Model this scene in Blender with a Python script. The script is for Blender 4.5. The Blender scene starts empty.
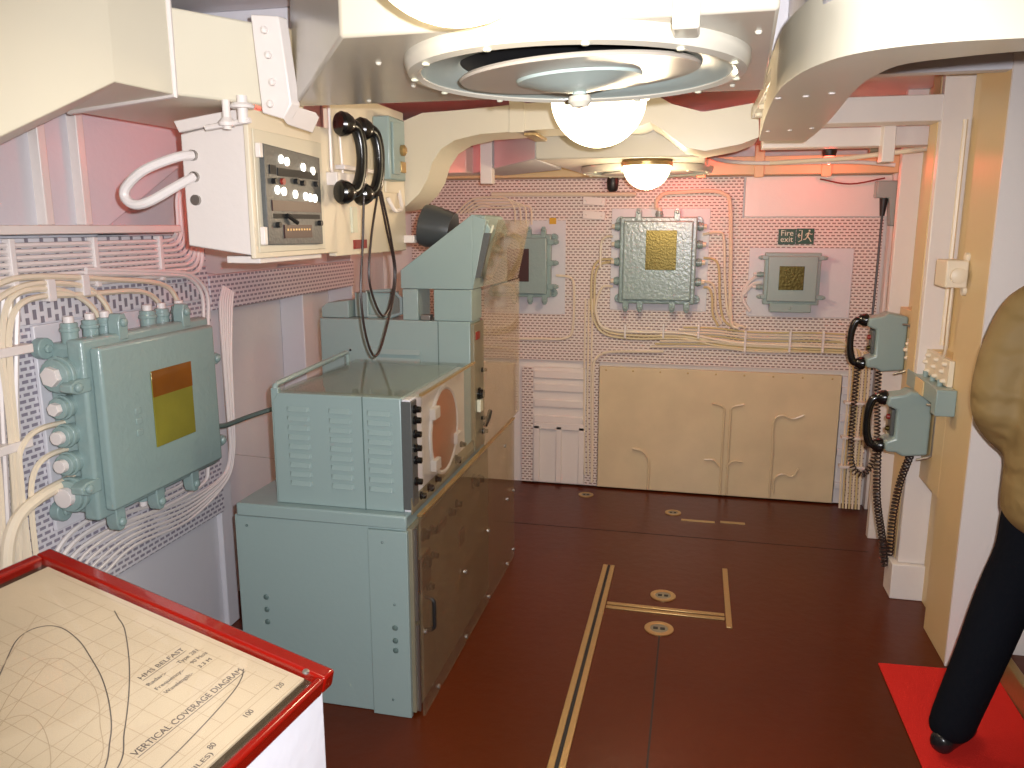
import bpy, bmesh, math, random
from mathutils import Vector, Matrix
random.seed(7)
COL = bpy.context.scene.collection
PI = math.pi
# ------------------------------------------------------------------ camera geometry (used to survey real distances)
F = 800.0; TH = math.atan(159/F); PH = math.atan(186/(F*math.cos(TH)+159*math.sin(TH))); H = 1.6
FW = Vector((-math.sin(PH)*math.cos(TH), math.cos(PH)*math.cos(TH), -math.sin(TH)))
RT = Vector((math.cos(PH), math.sin(PH), 0))
UP = Vector((-math.sin(PH)*math.sin(TH), math.cos(PH)*math.sin(TH), math.cos(TH)))
EYE = Vector((0, 0, H))
def ray(x, y): return FW + RT*((x-512)/F) - UP*((y-384)/F)
def onx(x, y, X): d = ray(x, y); return EYE + d*(X/d.x)
def ony(x, y, Y): d = ray(x, y); return EYE + d*(Y/d.y)
def onz(x, y, Z): d = ray(x, y); return EYE + d*((Z-H)/d.z)

# ------------------------------------------------------------------ materials
def _new(name):
    m = bpy.data.materials.new(name); m.use_nodes = True
    nt = m.node_tree; return m, nt, nt.nodes['Principled BSDF']
def srgb(r, g, b):
    f = lambda c: (c/255/12.92) if c/255 <= .04045 else ((c/255+.055)/1.055)**2.4
    return (f(r), f(g), f(b), 1)
def mat(name, col, rough=.4, metal=0, bump=.0, bscale=60, var=0, coat=0, spec=.5):
    m, nt, b = _new(name)
    b.inputs['Base Color'].default_value = col
    b.inputs['Roughness'].default_value = rough
    b.inputs['Metallic'].default_value = metal
    b.inputs['Coat Weight'].default_value = coat
    b.inputs['Specular IOR Level'].default_value = spec
    tc = nt.nodes.new('ShaderNodeTexCoord')
    if bump:
        n = nt.nodes.new('ShaderNodeTexNoise'); n.inputs['Scale'].default_value = bscale; n.inputs['Detail'].default_value = 3
        nt.links.new(tc.outputs['Object'], n.inputs['Vector'])
        bp = nt.nodes.new('ShaderNodeBump'); bp.inputs['Strength'].default_value = bump; bp.inputs['Distance'].default_value = .004
        nt.links.new(n.outputs['Fac'], bp.inputs['Height']); nt.links.new(bp.outputs['Normal'], b.inputs['Normal'])
    if var:
        n = nt.nodes.new('ShaderNodeTexNoise'); n.inputs['Scale'].default_value = 5; n.inputs['Detail'].default_value = 6
        nt.links.new(tc.outputs['Object'], n.inputs['Vector'])
        r = nt.nodes.new('ShaderNodeMapRange'); r.inputs['From Min'].default_value = .35; r.inputs['From Max'].default_value = .65
        nt.links.new(n.outputs['Fac'], r.inputs['Value'])
        mx = nt.nodes.new('ShaderNodeMix'); mx.data_type = 'RGBA'
        mx.inputs['A'].default_value = tuple(c*(1-var) for c in col[:3])+(1,)
        mx.inputs['B'].default_value = tuple(min(1, c*(1+var)) for c in col[:3])+(1,)
        nt.links.new(r.outputs['Result'], mx.inputs['Factor']); nt.links.new(mx.outputs['Result'], b.inputs['Base Color'])
    return m
def perf(name, col, hole, axes='XZ', bw=.030, rh=.0165, gap=.0085):
    m, nt, b = _new(name)
    b.inputs['Roughness'].default_value = .42
    g = nt.nodes.new('ShaderNodeNewGeometry'); s = nt.nodes.new('ShaderNodeSeparateXYZ'); c = nt.nodes.new('ShaderNodeCombineXYZ')
    nt.links.new(g.outputs['Position'], s.inputs[0])
    nt.links.new(s.outputs[axes[0]], c.inputs['X']); nt.links.new(s.outputs[axes[1]], c.inputs['Y'])
    k = nt.nodes.new('ShaderNodeTexBrick'); k.inputs['Scale'].default_value = 1
    k.inputs['Brick Width'].default_value = bw; k.inputs['Row Height'].default_value = rh
    k.inputs['Mortar Size'].default_value = gap/2; k.inputs['Mortar Smooth'].default_value = .15
    k.inputs['Color1'].default_value = hole; k.inputs['Color2'].default_value = hole; k.inputs['Mortar'].default_value = col
    nt.links.new(c.outputs[0], k.inputs['Vector']); nt.links.new(k.outputs['Color'], b.inputs['Base Color'])
    bp = nt.nodes.new('ShaderNodeBump'); bp.inputs['Strength'].default_value = .6; bp.inputs['Distance'].default_value = .004
    nt.links.new(k.outputs['Fac'], bp.inputs['Height']); nt.links.new(bp.outputs['Normal'], b.inputs['Normal'])
    return m
def glow(name, col, s):
    m, nt, b = _new(name); b.inputs['Emission Color'].default_value = col; b.inputs['Emission Strength'].default_value = s
    b.inputs['Base Color'].default_value = (.9, .85, .7, 1); b.inputs['Roughness'].default_value = .2
    return m
def pane(name, tint=(.93, .95, .93, 1), marks_refl=0.0, ior=1.5, marks_refl_col=(.5, .42, .3, 1)):
    m, nt, b = _new(name); nt.nodes.remove(b); out = nt.nodes['Material Output']
    t = nt.nodes.new('ShaderNodeBsdfTransparent'); t.inputs[0].default_value = tint
    gl = nt.nodes.new('ShaderNodeBsdfGlossy'); gl.inputs['Roughness'].default_value = .04
    lwt = nt.nodes.new('ShaderNodeLayerWeight'); lwt.inputs['Blend'].default_value = .5
    pw = nt.nodes.new('ShaderNodeMath'); pw.operation = 'POWER'; pw.inputs[1].default_value = 4.5; nt.links.new(lwt.outputs['Facing'], pw.inputs[0])
    fr = nt.nodes.new('ShaderNodeMath'); fr.operation = 'MULTIPLY_ADD'; fr.inputs[1].default_value = .7; fr.inputs[2].default_value = .035; nt.links.new(pw.outputs[0], fr.inputs[0])
    mx = nt.nodes.new('ShaderNodeMixShader')
    nt.links.new(fr.outputs[0], mx.inputs[0]); nt.links.new(t.outputs[0], mx.inputs[1]); nt.links.new(gl.outputs[0], mx.inputs[2])
    last = mx
    if marks_refl:
        d = nt.nodes.new('ShaderNodeBsdfDiffuse'); d.inputs[0].default_value = marks_refl_col  # diffuse colour carries surface marks and a painted brown reflection of the room
        n = nt.nodes.new('ShaderNodeTexNoise'); n.inputs['Scale'].default_value = 9; n.inputs['Detail'].default_value = 5
        tc = nt.nodes.new('ShaderNodeTexCoord'); nt.links.new(tc.outputs['Object'], n.inputs['Vector'])
        r = nt.nodes.new('ShaderNodeMapRange'); r.inputs['From Min'].default_value = .3; r.inputs['From Max'].default_value = .75
        r.inputs['To Min'].default_value = marks_refl*.7; r.inputs['To Max'].default_value = marks_refl*1.3
        nt.links.new(n.outputs['Fac'], r.inputs['Value'])
        m2 = nt.nodes.new('ShaderNodeMixShader'); nt.links.new(r.outputs[0], m2.inputs[0])
        nt.links.new(mx.outputs[0], m2.inputs[1]); nt.links.new(d.outputs[0], m2.inputs[2]); last = m2
    nt.links.new(last.outputs[0], out.inputs['Surface'])
    return m

WHITE = srgb(228, 219, 212); CREAM = srgb(226, 212, 180)
M = dict(
 white=mat('white_gloss_paint', WHITE, .35, bump=.25, bscale=35),
 greywhite=mat('grey_white_paint', srgb(210, 208, 212), .4, bump=.25, bscale=35),
 cream=mat('cream_duct_paint', srgb(216, 208, 186), .32, bump=.12, bscale=20),
 duct=mat('pale_duct_paint', srgb(198, 192, 176), .22, bump=.1, bscale=14),
 buff=mat('buff_paint', srgb(214, 188, 140), .4, bump=.2, bscale=30),
 board=mat('cream_board', srgb(226, 214, 190), .4, bump=.15, bscale=30),
 lowpanel=mat('lower_panel_paint', srgb(214, 194, 158), .3, bump=.15, bscale=12, var=.05),
 teal=mat('grey_green_enamel', srgb(144, 163, 160), .3, bump=.12, bscale=50),
 tealcast=mat('grey_green_cast_metal', srgb(141, 163, 160), .24, bump=.45, bscale=55),
 darkgrey=mat('dark_grey_metal', srgb(66, 70, 72), .35),
 tealdark=mat('dark_grey_green', srgb(92, 112, 108), .4),
 discgrey=mat('grey_beige_disc', srgb(186, 176, 162), .28, bump=.1, bscale=14), duct2=mat('grey_beige_duct', srgb(176, 168, 152), .2, bump=.1, bscale=10),
 ringteal=mat('pale_blue_green_ring', srgb(180, 196, 190), .35),
 cabfront=mat('console_front', srgb(128, 122, 102), .3, var=.1),
 floor=None,
 cable=mat('cream_cable', srgb(228, 214, 190), .4),
 cablew=mat('white_painted_cable', srgb(226, 218, 214), .4),
 cabley=mat('yellowed_cable', srgb(206, 188, 142), .4),
 black=mat('black_bakelite', (.006, .006, .006, 1), .22, coat=.1),
 rubber=mat('black_rubber', (.012, .012, .012, 1), .45),
 brownrub=mat('dark_brown_cord', (.03, .018, .016, 1), .4),
 dark=mat('dark_void', (.01, .01, .012, 1), .6),
 panelgrey=mat('instrument_grey', srgb(84, 86, 84), .4, bump=.3, bscale=90),
 redplate=mat('dark_red_plate', srgb(60, 30, 24), .4),
 redlabel=mat('red_label', srgb(140, 40, 30), .4),
 gilt=mat('brass_plate', srgb(78, 66, 28), .3, metal=.8, bump=.3, bscale=90),
 olive=mat('olive_glass', srgb(134, 130, 48), .12, bump=.3, bscale=14, coat=.6, var=.12), amberwin=mat('amber_glass', srgb(130, 78, 22), .12, coat=.6, var=.2),
 brass=mat('worn_brass', srgb(190, 160, 110), .35, metal=.7, bump=.3, bscale=80),
 steel=mat('steel', srgb(170, 165, 160), .35, metal=.9),
 redwood=mat('red_varnished_wood', srgb(122, 12, 5), .16, coat=.8, bump=.1, bscale=10),
 paper=mat('chart_paper', srgb(188, 170, 144), .5, var=.05),
 ink=mat('grey_ink', srgb(88, 78, 72), .6),
 faint=mat('faint_ink', srgb(166, 146, 120), .6),
 mirror=mat('dark_glass_edge', srgb(90, 78, 62), .12, metal=.6, bump=.6, bscale=30),
 redmat=mat('red_carpet', srgb(214, 26, 12), .9, bump=.6, bscale=300),
 green=mat('sign_green', srgb(10, 62, 22), .4),
 signwhite=mat('sign_lettering', srgb(214, 214, 190), .4),
 yellow=mat('warning_yellow', srgb(214, 164, 20), .4),
 jacket=mat('olive_tan_padded_cloth', srgb(138, 112, 66), .75, bump=.9, bscale=16),
 jeans=mat('dark_denim', (.004, .005, .008, 1), .9, bump=.4, bscale=60, spec=.12),
 skin=mat('skin', srgb(206, 150, 120), .5),
 hair=mat('hair', srgb(60, 40, 26), .6, bump=.6, bscale=80),
 shoe=mat('black_leather', (.012, .012, .014, 1), .25),
 amber=mat('amber_crt', srgb(158, 66, 14), .3, coat=.2, var=.25),
 lampglow=glow('lit_opal_glass', (1, .84, .54, 1), 4.5),
 lampred=glow('lit_red_glass', (1, .08, .04, 1), 4),
 lens=glow('lit_white_indicator', (1, .96, .86, 1), 2.5),
 perfW=perf('perforated_white_back', srgb(226, 212, 204), srgb(134, 104, 96), 'XZ', .0285, .0165, .0108),
 perfX=perf('perforated_white_slots', srgb(216, 212, 216), srgb(142, 136, 148), 'YZ', .030, .0175, .0095),
 perfV=perf('perforated_white_vertical_slots', srgb(216, 212, 216), srgb(130, 124, 134), 'ZY', .040, .026, .014),
 upglass=pane('lightly_scuffed_perspex_painted_reflection', (.95, .93, .88, 1), .11, 1.5, (.62, .50, .36, 1)),  # scuffs plus the back wall's beige reflection painted into the sheet
 glass=pane('clear_perspex', (.97, .96, .93, 1), .0),
 marked_refl_glass=pane('scuffed_perspex_painted_reflection', (.93, .90, .84, 1), .14, 1.5, (.45, .34, .22, 1)),  # scuffs plus the room's brown reflection painted into the sheet
 chartglass=pane('chart_cover_glass', (.98, .98, .97, 1), .0),
)
def floor_mat():
    m, nt, b = _new('red_brown_deck_linoleum')
    b.inputs['Roughness'].default_value = .3; b.inputs['Specular IOR Level'].default_value = .28
    tc = nt.nodes.new('ShaderNodeTexCoord')
    n = nt.nodes.new('ShaderNodeTexNoise'); n.inputs['Scale'].default_value = 2.2; n.inputs['Detail'].default_value = 8; n.inputs['Roughness'].default_value = .65
    nt.links.new(tc.outputs['Object'], n.inputs['Vector'])
    mx = nt.nodes.new('ShaderNodeMix'); mx.data_type = 'RGBA'
    mx.inputs['A'].default_value = srgb(74, 26, 4); mx.inputs['B'].default_value = srgb(92, 36, 7)
    nt.links.new(n.outputs['Fac'], mx.inputs['Factor']); nt.links.new(mx.outputs['Result'], b.inputs['Base Color'])
    n2 = nt.nodes.new('ShaderNodeTexNoise'); n2.inputs['Scale'].default_value = 24; n2.inputs['Detail'].default_value = 3
    nt.links.new(tc.outputs['Object'], n2.inputs['Vector'])
    bp = nt.nodes.new('ShaderNodeBump'); bp.inputs['Strength'].default_value = .25; bp.inputs['Distance'].default_value = .004
    nt.links.new(n2.outputs['Fac'], bp.inputs['Height']); nt.links.new(bp.outputs['Normal'], b.inputs['Normal'])
    return m
M['floor'] = floor_mat()

def quilt():
    m, nt, b = _new('olive_tan_quilted_cloth'); b.inputs['Base Color'].default_value = srgb(134, 110, 66); b.inputs['Roughness'].default_value = .7
    tc = nt.nodes.new('ShaderNodeTexCoord'); wv = nt.nodes.new('ShaderNodeTexWave'); wv.bands_direction = 'Z'
    wv.inputs['Scale'].default_value = 3.2; wv.inputs['Distortion'].default_value = 5; wv.inputs['Detail'].default_value = 2; wv.inputs['Detail Scale'].default_value = 2.5
    nt.links.new(tc.outputs['Object'], wv.inputs['Vector'])
    bp = nt.nodes.new('ShaderNodeBump'); bp.inputs['Strength'].default_value = .5; bp.inputs['Distance'].default_value = .012
    nt.links.new(wv.outputs['Fac'], bp.inputs['Height']); nt.links.new(bp.outputs['Normal'], b.inputs['Normal']); return m
M['jacket'] = quilt()
# ------------------------------------------------------------------ mesh builder
def fillet(pts, r, n=5):
    pts = [Vector(p) for p in pts]; out = [pts[0]]
    for i in range(1, len(pts)-1):
        a, b, c = pts[i-1], pts[i], pts[i+1]
        d1 = (a-b); d2 = (c-b); rr = min(r, d1.length*.49, d2.length*.49)
        p = b+d1.normalized()*rr; q = b+d2.normalized()*rr
        for k in range(n+1):
            t = k/n; out.append(p*(1-t)**2+b*2*t*(1-t)+q*t*t)
    out.append(pts[-1]); return out
def smooth(pts, n=6):
    pts = [Vector(p) for p in pts]; P = [pts[0]*2-pts[1]]+pts+[pts[-1]*2-pts[-2]]; out = []
    for i in range(1, len(P)-2):
        a, b, c, d = P[i-1:i+3]
        for k in range(n):
            t = k/n
            out.append(.5*((2*b)+(c-a)*t+(2*a-5*b+4*c-d)*t*t+(3*b-a-3*c+d)*t**3))
    out.append(pts[-1]); return out
class MB:
    def __init__(s, T=None): s.v = []; s.f = []; s.mi = []; s.T = T; s.cur = 0
    def add(s, vs, fs):
        o = len(s.v); s.v += [(s.T @ Vector(p)) if s.T else Vector(p) for p in vs]
        for f in fs: s.f.append([o+i for i in f]); s.mi.append(s.cur)
        return s
    def box(s, x0, x1, y0, y1, z0, z1):
        v = [(x, y, z) for x in (x0, x1) for y in (y0, y1) for z in (z0, z1)]
        return s.add(v, [(0,1,3,2),(4,6,7,5),(0,4,5,1),(2,3,7,6),(0,2,6,4),(1,5,7,3)])
    def hexa(s, a, b):   # two quads joined
        n = len(a); return s.add(list(a)+list(b), [tuple(range(n))[::-1], tuple(range(n, 2*n))]+[(i, (i+1)%n, n+(i+1)%n, n+i) for i in range(n)])
    def prism(s, pts, ax, a, b):
        mk = {'x': lambda p, t: (t, p[0], p[1]), 'y': lambda p, t: (p[0], t, p[1]), 'z': lambda p, t: (p[0], p[1], t)}[ax]
        return s.hexa([mk(p, a) for p in pts], [mk(p, b) for p in pts])
    def tube(s, pts, r, n=8, caps=True):
        pts = [Vector(p) for p in pts]; N = len(pts)
        rs = r if isinstance(r, (list, tuple)) else [r]*N
        T = [(pts[min(i+1, N-1)]-pts[max(i-1, 0)]).normalized() for i in range(N)]
        u = T[0].orthogonal().normalized(); vs = []
        for i in range(N):
            u = (u-T[i]*u.dot(T[i])); u = u.normalized() if u.length > 1e-6 else T[i].orthogonal().normalized()
            w = T[i].cross(u)
            for k in range(n):
                a = 2*PI*k/n; vs.append(pts[i]+(u*math.cos(a)+w*math.sin(a))*rs[i])
        fs = [(i*n+k, i*n+(k+1)%n, (i+1)*n+(k+1)%n, (i+1)*n+k) for i in range(N-1) for k in range(n)]
        if caps: fs += [tuple(range(n))[::-1], tuple((N-1)*n+k for k in range(n))]
        return s.add(vs, fs)
    def cyl(s, p, q, r, n=16): return s.tube([p, q], r, n)
    def lathe(s, prof, o, ax=(0, 0, 1), n=32, cap=True):
        o = Vector(o); ax = Vector(ax).normalized(); u = ax.orthogonal().normalized(); w = ax.cross(u)
        vs = [o+ax*h+(u*math.cos(2*PI*k/n)+w*math.sin(2*PI*k/n))*max(r, 1e-5) for r, h in prof for k in range(n)]
        N = len(prof)
        fs = [(i*n+k, i*n+(k+1)%n, (i+1)*n+(k+1)%n, (i+1)*n+k) for i in range(N-1) for k in range(n)]
        if cap: fs += [tuple(range(n))[::-1], tuple((N-1)*n+k for k in range(n))]
        return s.add(vs, fs)
    def ball(s, o, r, n=12, sc=(1, 1, 1)):
        vs = []; fs = []; m = n//2
        for i in range(m+1):
            t = PI*i/m
            for k in range(n):
                a = 2*PI*k/n; vs.append(Vector(o)+Vector((r*sc[0]*math.sin(t)*math.cos(a), r*sc[1]*math.sin(t)*math.sin(a), r*sc[2]*math.cos(t))))
        for i in range(m):
            for k in range(n): fs.append((i*n+k, (i+1)*n+k, (i+1)*n+(k+1)%n, i*n+(k+1)%n))
        return s.add(vs, fs)
    def build(s, name, m, parent=None, bevel=0, ang=35, seg=2, origin=None):
        me = bpy.data.meshes.new(name)
        if parent is not None: base = WL[parent.name]
        elif origin is not None: base = Vector(origin)
        else:
            xs = [v.x for v in s.v]; ys = [v.y for v in s.v]; zs = [v.z for v in s.v]
            base = Vector(((min(xs)+max(xs))/2, (min(ys)+max(ys))/2, min(zs)))
        me.from_pydata([tuple(v-base) for v in s.v], [], s.f)
        ms = m if isinstance(m, (list, tuple)) else [m]
        for q in ms: me.materials.append(q if not isinstance(q, str) else M[q])
        for i, p in enumerate(me.polygons): p.material_index = s.mi[i]
        bm = bmesh.new(); bm.from_mesh(me)
        bmesh.ops.remove_doubles(bm, verts=bm.verts, dist=1e-5)
        bmesh.ops.recalc_face_normals(bm, faces=bm.faces)
        for f in bm.faces: f.smooth = True
        for e in bm.edges:
            e.smooth = not (len(e.link_faces) != 2 or e.calc_face_angle(0) > math.radians(ang))
        bm.to_mesh(me); bm.free()
        o = bpy.data.objects.new(name, me); COL.objects.link(o)
        if parent is not None: o.parent = parent; WL[o.name] = base.copy()
        else: o.location = base; WL[o.name] = base.copy()
        if parent is not None: o['_'] = 0; del o['_']
        if bevel:
            bv = o.modifiers.new('bevel', 'BEVEL'); bv.width = bevel; bv.segments = seg; bv.limit_method = 'ANGLE'; bv.angle_limit = math.radians(40)
        return o
WL = {}
def tag(o, label, cat, group=None, kind=None):
    if label: o['label'] = label
    if cat: o['category'] = cat
    if group: o['group'] = group
    if kind: o['kind'] = kind
    return o
def thing(name, label, cat, loc, group=None):
    o = bpy.data.objects.new(name, None); COL.objects.link(o); o.location = loc; o.empty_display_size = .05
    WL[o.name] = Vector(loc); return tag(o, label, cat, group)
def struct(mb, name, m, **k):
    o = mb.build(name, m, **k); o['kind'] = 'structure'; return o
def dup(root, delta, label, group=None):
    def cp(o, par):
        c = o.copy(); COL.objects.link(c)
        if par is not None: c.parent = par
        WL[c.name] = WL[o.name]+Vector(delta)
        for ch in o.children: cp(ch, c)
        return c
    r = cp(root, None); r.location = Vector(root.location)+Vector(delta); r['label'] = label
    if group: r['group'] = group
    return r
def text_mesh(body, size, T, name, m, parent, extrude=.0006, align='LEFT', width=None):
    cu = bpy.data.curves.new(name, 'FONT'); cu.body = body; cu.size = size; cu.extrude = extrude; cu.align_x = align
    ob = bpy.data.objects.new(name, cu); COL.objects.link(ob)
    dg = bpy.context.evaluated_depsgraph_get(); me = bpy.data.meshes.new_from_object(ob.evaluated_get(dg))
    bpy.data.objects.remove(ob)
    xs = [v.co.x for v in me.vertices]; k = width/(max(xs)-min(xs)) if width else 1
    base = WL[parent.name]
    for v in me.vertices: v.co = T @ Vector((v.co.x*k, v.co.y, v.co.z)) - base
    me.materials.clear(); me.materials.append(M[m])
    o = bpy.data.objects.new(name, me); COL.objects.link(o); o.parent = parent; WL[o.name] = base.copy(); return o
def frame(o, x, y, z):
    m = Matrix.Identity(4)
    for i in range(3): m[i][0] = x[i]; m[i][1] = y[i]; m[i][2] = z[i]; m[i][3] = o[i]
    return m
BK = lambda x, y, z: frame((x, y, z), (1, 0, 0), (0, 0, 1), (0, -1, 0))      # on the back wall, facing the room
LF = lambda x, y, z: frame((x, y, z), (0, 1, 0), (0, 0, 1), (1, 0, 0))       # on the left wall
RG = lambda x, y, z: frame((x, y, z), (0, -1, 0), (0, 0, 1), (-1, 0, 0))     # on the right wall
BY = 4.78; LX = -1.80; RX = .96
#@@SETTING
# ================================================================== THE ROOM
mb = MB().box(-2.3, 2.6, -1.6, 4.9, -.05, 0); struct(mb, 'floor', 'floor')
mb = MB().box(-2.3, 2.6, -1.6, 4.9, 2.22, 2.28); struct(mb, 'ceiling', 'greywhite')
mb = MB().box(-2.0, 1.2, BY, BY+.08, 0, 2.22); struct(mb, 'wall_back', 'white')
# left wall: shell with recessed bays between frames
mb = MB().box(LX-.2, LX-.12, -1.6, BY, 0, 2.22)
mb.box(LX-.12, LX, -1.6, 2.66, 0, 1.56)
mb.prism([(-1.6, 1.56), (2.17, 1.56), (2.62, 1.80), (2.62, 1.95), (2.3, 2.22), (-1.6, 2.22)], 'x', LX-.12, LX-.02)
mb.box(LX-.12, LX+.02, 2.66, 2.74, 0, 1.42)
mb.box(LX-.12, LX+.0, 3.46, 3.56, 0, 1.42)
mb.box(LX-.12, LX+.02, 3.98, 4.06, 0, 2.22)
struct(mb, 'wall_left', 'greywhite', bevel=.004)
mb = MB().box(LX-.12, LX+.09, -1.6, 2.45, 1.575, 1.60); struct(mb, 'trim_1', 'white', bevel=.003)
mb = MB()
for yy in (.55, 1.95, 2.1): mb.box(LX-.03, LX+.012, yy, yy+.03, 1.60, 2.22)
struct(mb, 'trim_2', 'white', bevel=.003)
# right wall with web frames standing out of it, and the cross bulkhead beside the doorway
mb = MB().box(RX+.10, RX+.2, 3.0, BY+.08, 0, 2.22)
mb.box(RX+.0, RX+.12, 3.0, 3.28, 0, 2.22)
mb.prism([(3.28, 0), (3.55, 0), (3.55, .62), (3.28, .78)], 'x', RX+.08, RX+.12)
mb.box(RX, RX+.12, 3.28, 3.58, .55, 1.10)
mb.box(RX+.055, RX+.12, 3.28, 3.55, 0, 2.22)
struct(mb, 'wall_right', 'buff', bevel=.003)
mb = MB().box(RX-.05, RX+.10, 3.555, 3.60, .16, 2.22)
mb.box(RX-.075, RX+.10, 3.53, 3.66, 0, .16)
mb.box(RX-.03, RX+.10, 4.24, 4.29, 0, 2.22)
mb.box(RX+.04, RX+.10, 4.70, BY, 0, 1.9)
struct(mb, 'trim_3', 'white', bevel=.004)
mb = MB().box(RX-.052, RX+.10, 3.602, 3.72, .16, 2.22); mb.box(RX+.06, RX+.1, 3.72, 4.24, 0, 2.22)
struct(mb, 'trim_4', 'buff', bevel=.003)
mb = MB().box(RX, 2.6, 3.0-.012, 3.0, 0, 2.22); struct(mb, 'wall_bulkhead', 'white')
# surrounding walls out of the frame (they close the compartment and take part in the reflections)
mb = MB().box(-2.3, 2.6, -1.68, -1.6, 0, 2.22); struct(mb, 'wall_front', 'cream')
mb = MB().box(2.6, 2.68, -1.6, 3.0, 0, 2.22); struct(mb, 'wall_passage', 'cream')
# deckhead girders
mb = MB()
mb.box(-1.9, 1.0, 4.60, BY, 1.865, 1.96)
for x in (-.02, .28, .62): mb.box(x, x+.05, 4.585, 4.60, 1.85, 2.02)
struct(mb, 'trim_5', 'buff', bevel=.003)
mb = MB().box(.30, 1.0, 3.56, 3.70, 2.00, 2.10); mb.box(.26, .98, 3.80, 3.9, 1.93, 2.01)
mb.box(.74, .79, 3.74, 3.82, 1.86, 2.02); struct(mb, 'trim_6', 'white', bevel=.004)
mb = MB().box(-1.9, 2.6, 3.0, 3.06, 2.09, 2.22); mb.box(-1.9, 1.0, 2.28, 2.36, 2.04, 2.22)
mb.box(.20, .30, .3, 3.2, 1.985, 2.22)
struct(mb, 'trim_7', 'greywhite', bevel=.004)

# perforated cable trays on the walls
def tray(name_label, mb, m, cat='cable tray', name='perforated_tray', bevel=.0015):
    return tag(mb.build(name, m, bevel=bevel), name_label, cat)
mb = MB().box(-1.72, .24, BY-.028, BY, .79, 1.86)
mb.box(.24, .98, BY-.028, BY, .79, 1.64)
tray('wide perforated cable tray across the upper back wall', mb, 'perfW')
mb = MB().box(-.62, -.545, BY-.03, BY, 0.01, .787); tray('narrow upright perforated strip left of the cream lower panel', mb, 'perfW')
mb = MB().box(.90, .985, BY-.032, BY, 0.01, .787); tray('narrow upright perforated strip in the right rear corner', mb, 'perfW')
mb = MB().box(-1.02, -.95, BY-.032, BY, 0.01, .74); tray('narrow upright perforated strip beside the console', mb, 'perfW')
mb = MB().box(LX, LX+.037, 1.0, 2.66, .50, 1.45); tray('perforated cable tray behind the large junction box on the left wall', mb, 'perfX')
mb = MB().box(LX, LX+.047, .9, 2.64, 1.47, 1.565); tray('slotted strip just under the ledge of the left wall', mb, 'perfV')
mb = MB().box(LX, LX+.037, 2.67, 3.97, 1.285, 1.415); tray('perforated strip above the recessed bays of the left wall', mb, 'perfX')
mb = MB().box(LX+.04, LX+.047, 1.3, 2.62, 1.335, 1.40); tray('slotted strip close above the large junction box', mb, 'perfV')
# plain panel, lower panel, left recess
mb = MB().box(.25, 1.0, BY-.035, BY, 1.645, 1.862); tag(mb.build('wall_panel', 'white', bevel=.002), 'smooth plain panel high on the back wall, lit red', 'panel')
t = thing('wall_panel', 'large smooth cream panel low on the back wall', 'panel', (.15, BY-.02, 0))
MB().box(-.54, .83, BY-.04, BY, .01, .765).build('sheet', 'lowpanel', t, bevel=.003)
mb = MB()
for i in range(9): mb.ball((-.50+i*.16, BY-.041, .745), .006, 8, (1, .5, 1))
mb.build('screw_heads', 'brass', t)
mb = MB()
mb.box(-.95, -.62, BY-.03, BY, .01, .745)
for z in (.40, .50, .60, .68): mb.box(-.94, -.635, BY-.045, BY-.03, z, z+.045)
for x in (-.94, -.80, -.66): mb.box(x, x+.035, BY-.05, BY-.03, .02, .38)
mb.box(-.94, -.625, BY-.05, BY-.03, .36, .40)
tag(mb.build('framed_panel', 'white', bevel=.003), 'white ribbed and framed panel low on the back wall beside the console', 'panel')
mb = MB()
for z in (.1, .3, .5, .66): mb.box(.835, .895, BY-.045, BY-.02, z, z+.04)
mb.box(.835, .895, BY-.03, BY, .01, .76)
tag(mb.build('ladder_strip', 'greywhite', bevel=.003), 'grey-white upright strip with crossbars right of the cream lower panel', 'panel')
# small pipes on the lower panel
mb = MB()
for dx in (-.018, .018):
    mb.tube(fillet([(.215+dx, BY-.052, .02), (.215+dx, BY-.052, .56), (.215+dx*5, BY-.052, .575)], .03), .007)
    mb.tube(fillet([(.205+dx, BY-.054, .19), (.205+dx*3, BY-.054, .235), (.205+dx*6, BY-.054, .23)], .02), .006)
tag(mb.build('wall_pipe', 'lowpanel'), 'cream painted forked pipe rising up the lower back panel', 'pipe')
mb = MB()
mb.tube(smooth([(.478, BY-.052, .02), (.480, BY-.052, .30), (.478, BY-.052, .48), (.52, BY-.052, .52), (.58, BY-.052, .505), (.64, BY-.052, .53)], 6), .007)
mb.tube(smooth([(.50, BY-.052, .05), (.50, BY-.052, .13), (.54, BY-.052, .17), (.60, BY-.052, .16), (.63, BY-.052, .21)], 6), .006)
tag(mb.build('wall_pipe', 'lowpanel'), 'cream painted S-bent pipe on the lower back panel, right of the forked one', 'pipe')
mb = MB().tube(fillet([(-.23, BY-.052, .02), (-.225, BY-.052, .20), (-.26, BY-.052, .26), (-.33, BY-.052, .27)], .04), .008)
tag(mb.build('wall_pipe', 'lowpanel'), 'short bent cream pipe at the foot of the lower back panel', 'pipe')

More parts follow.
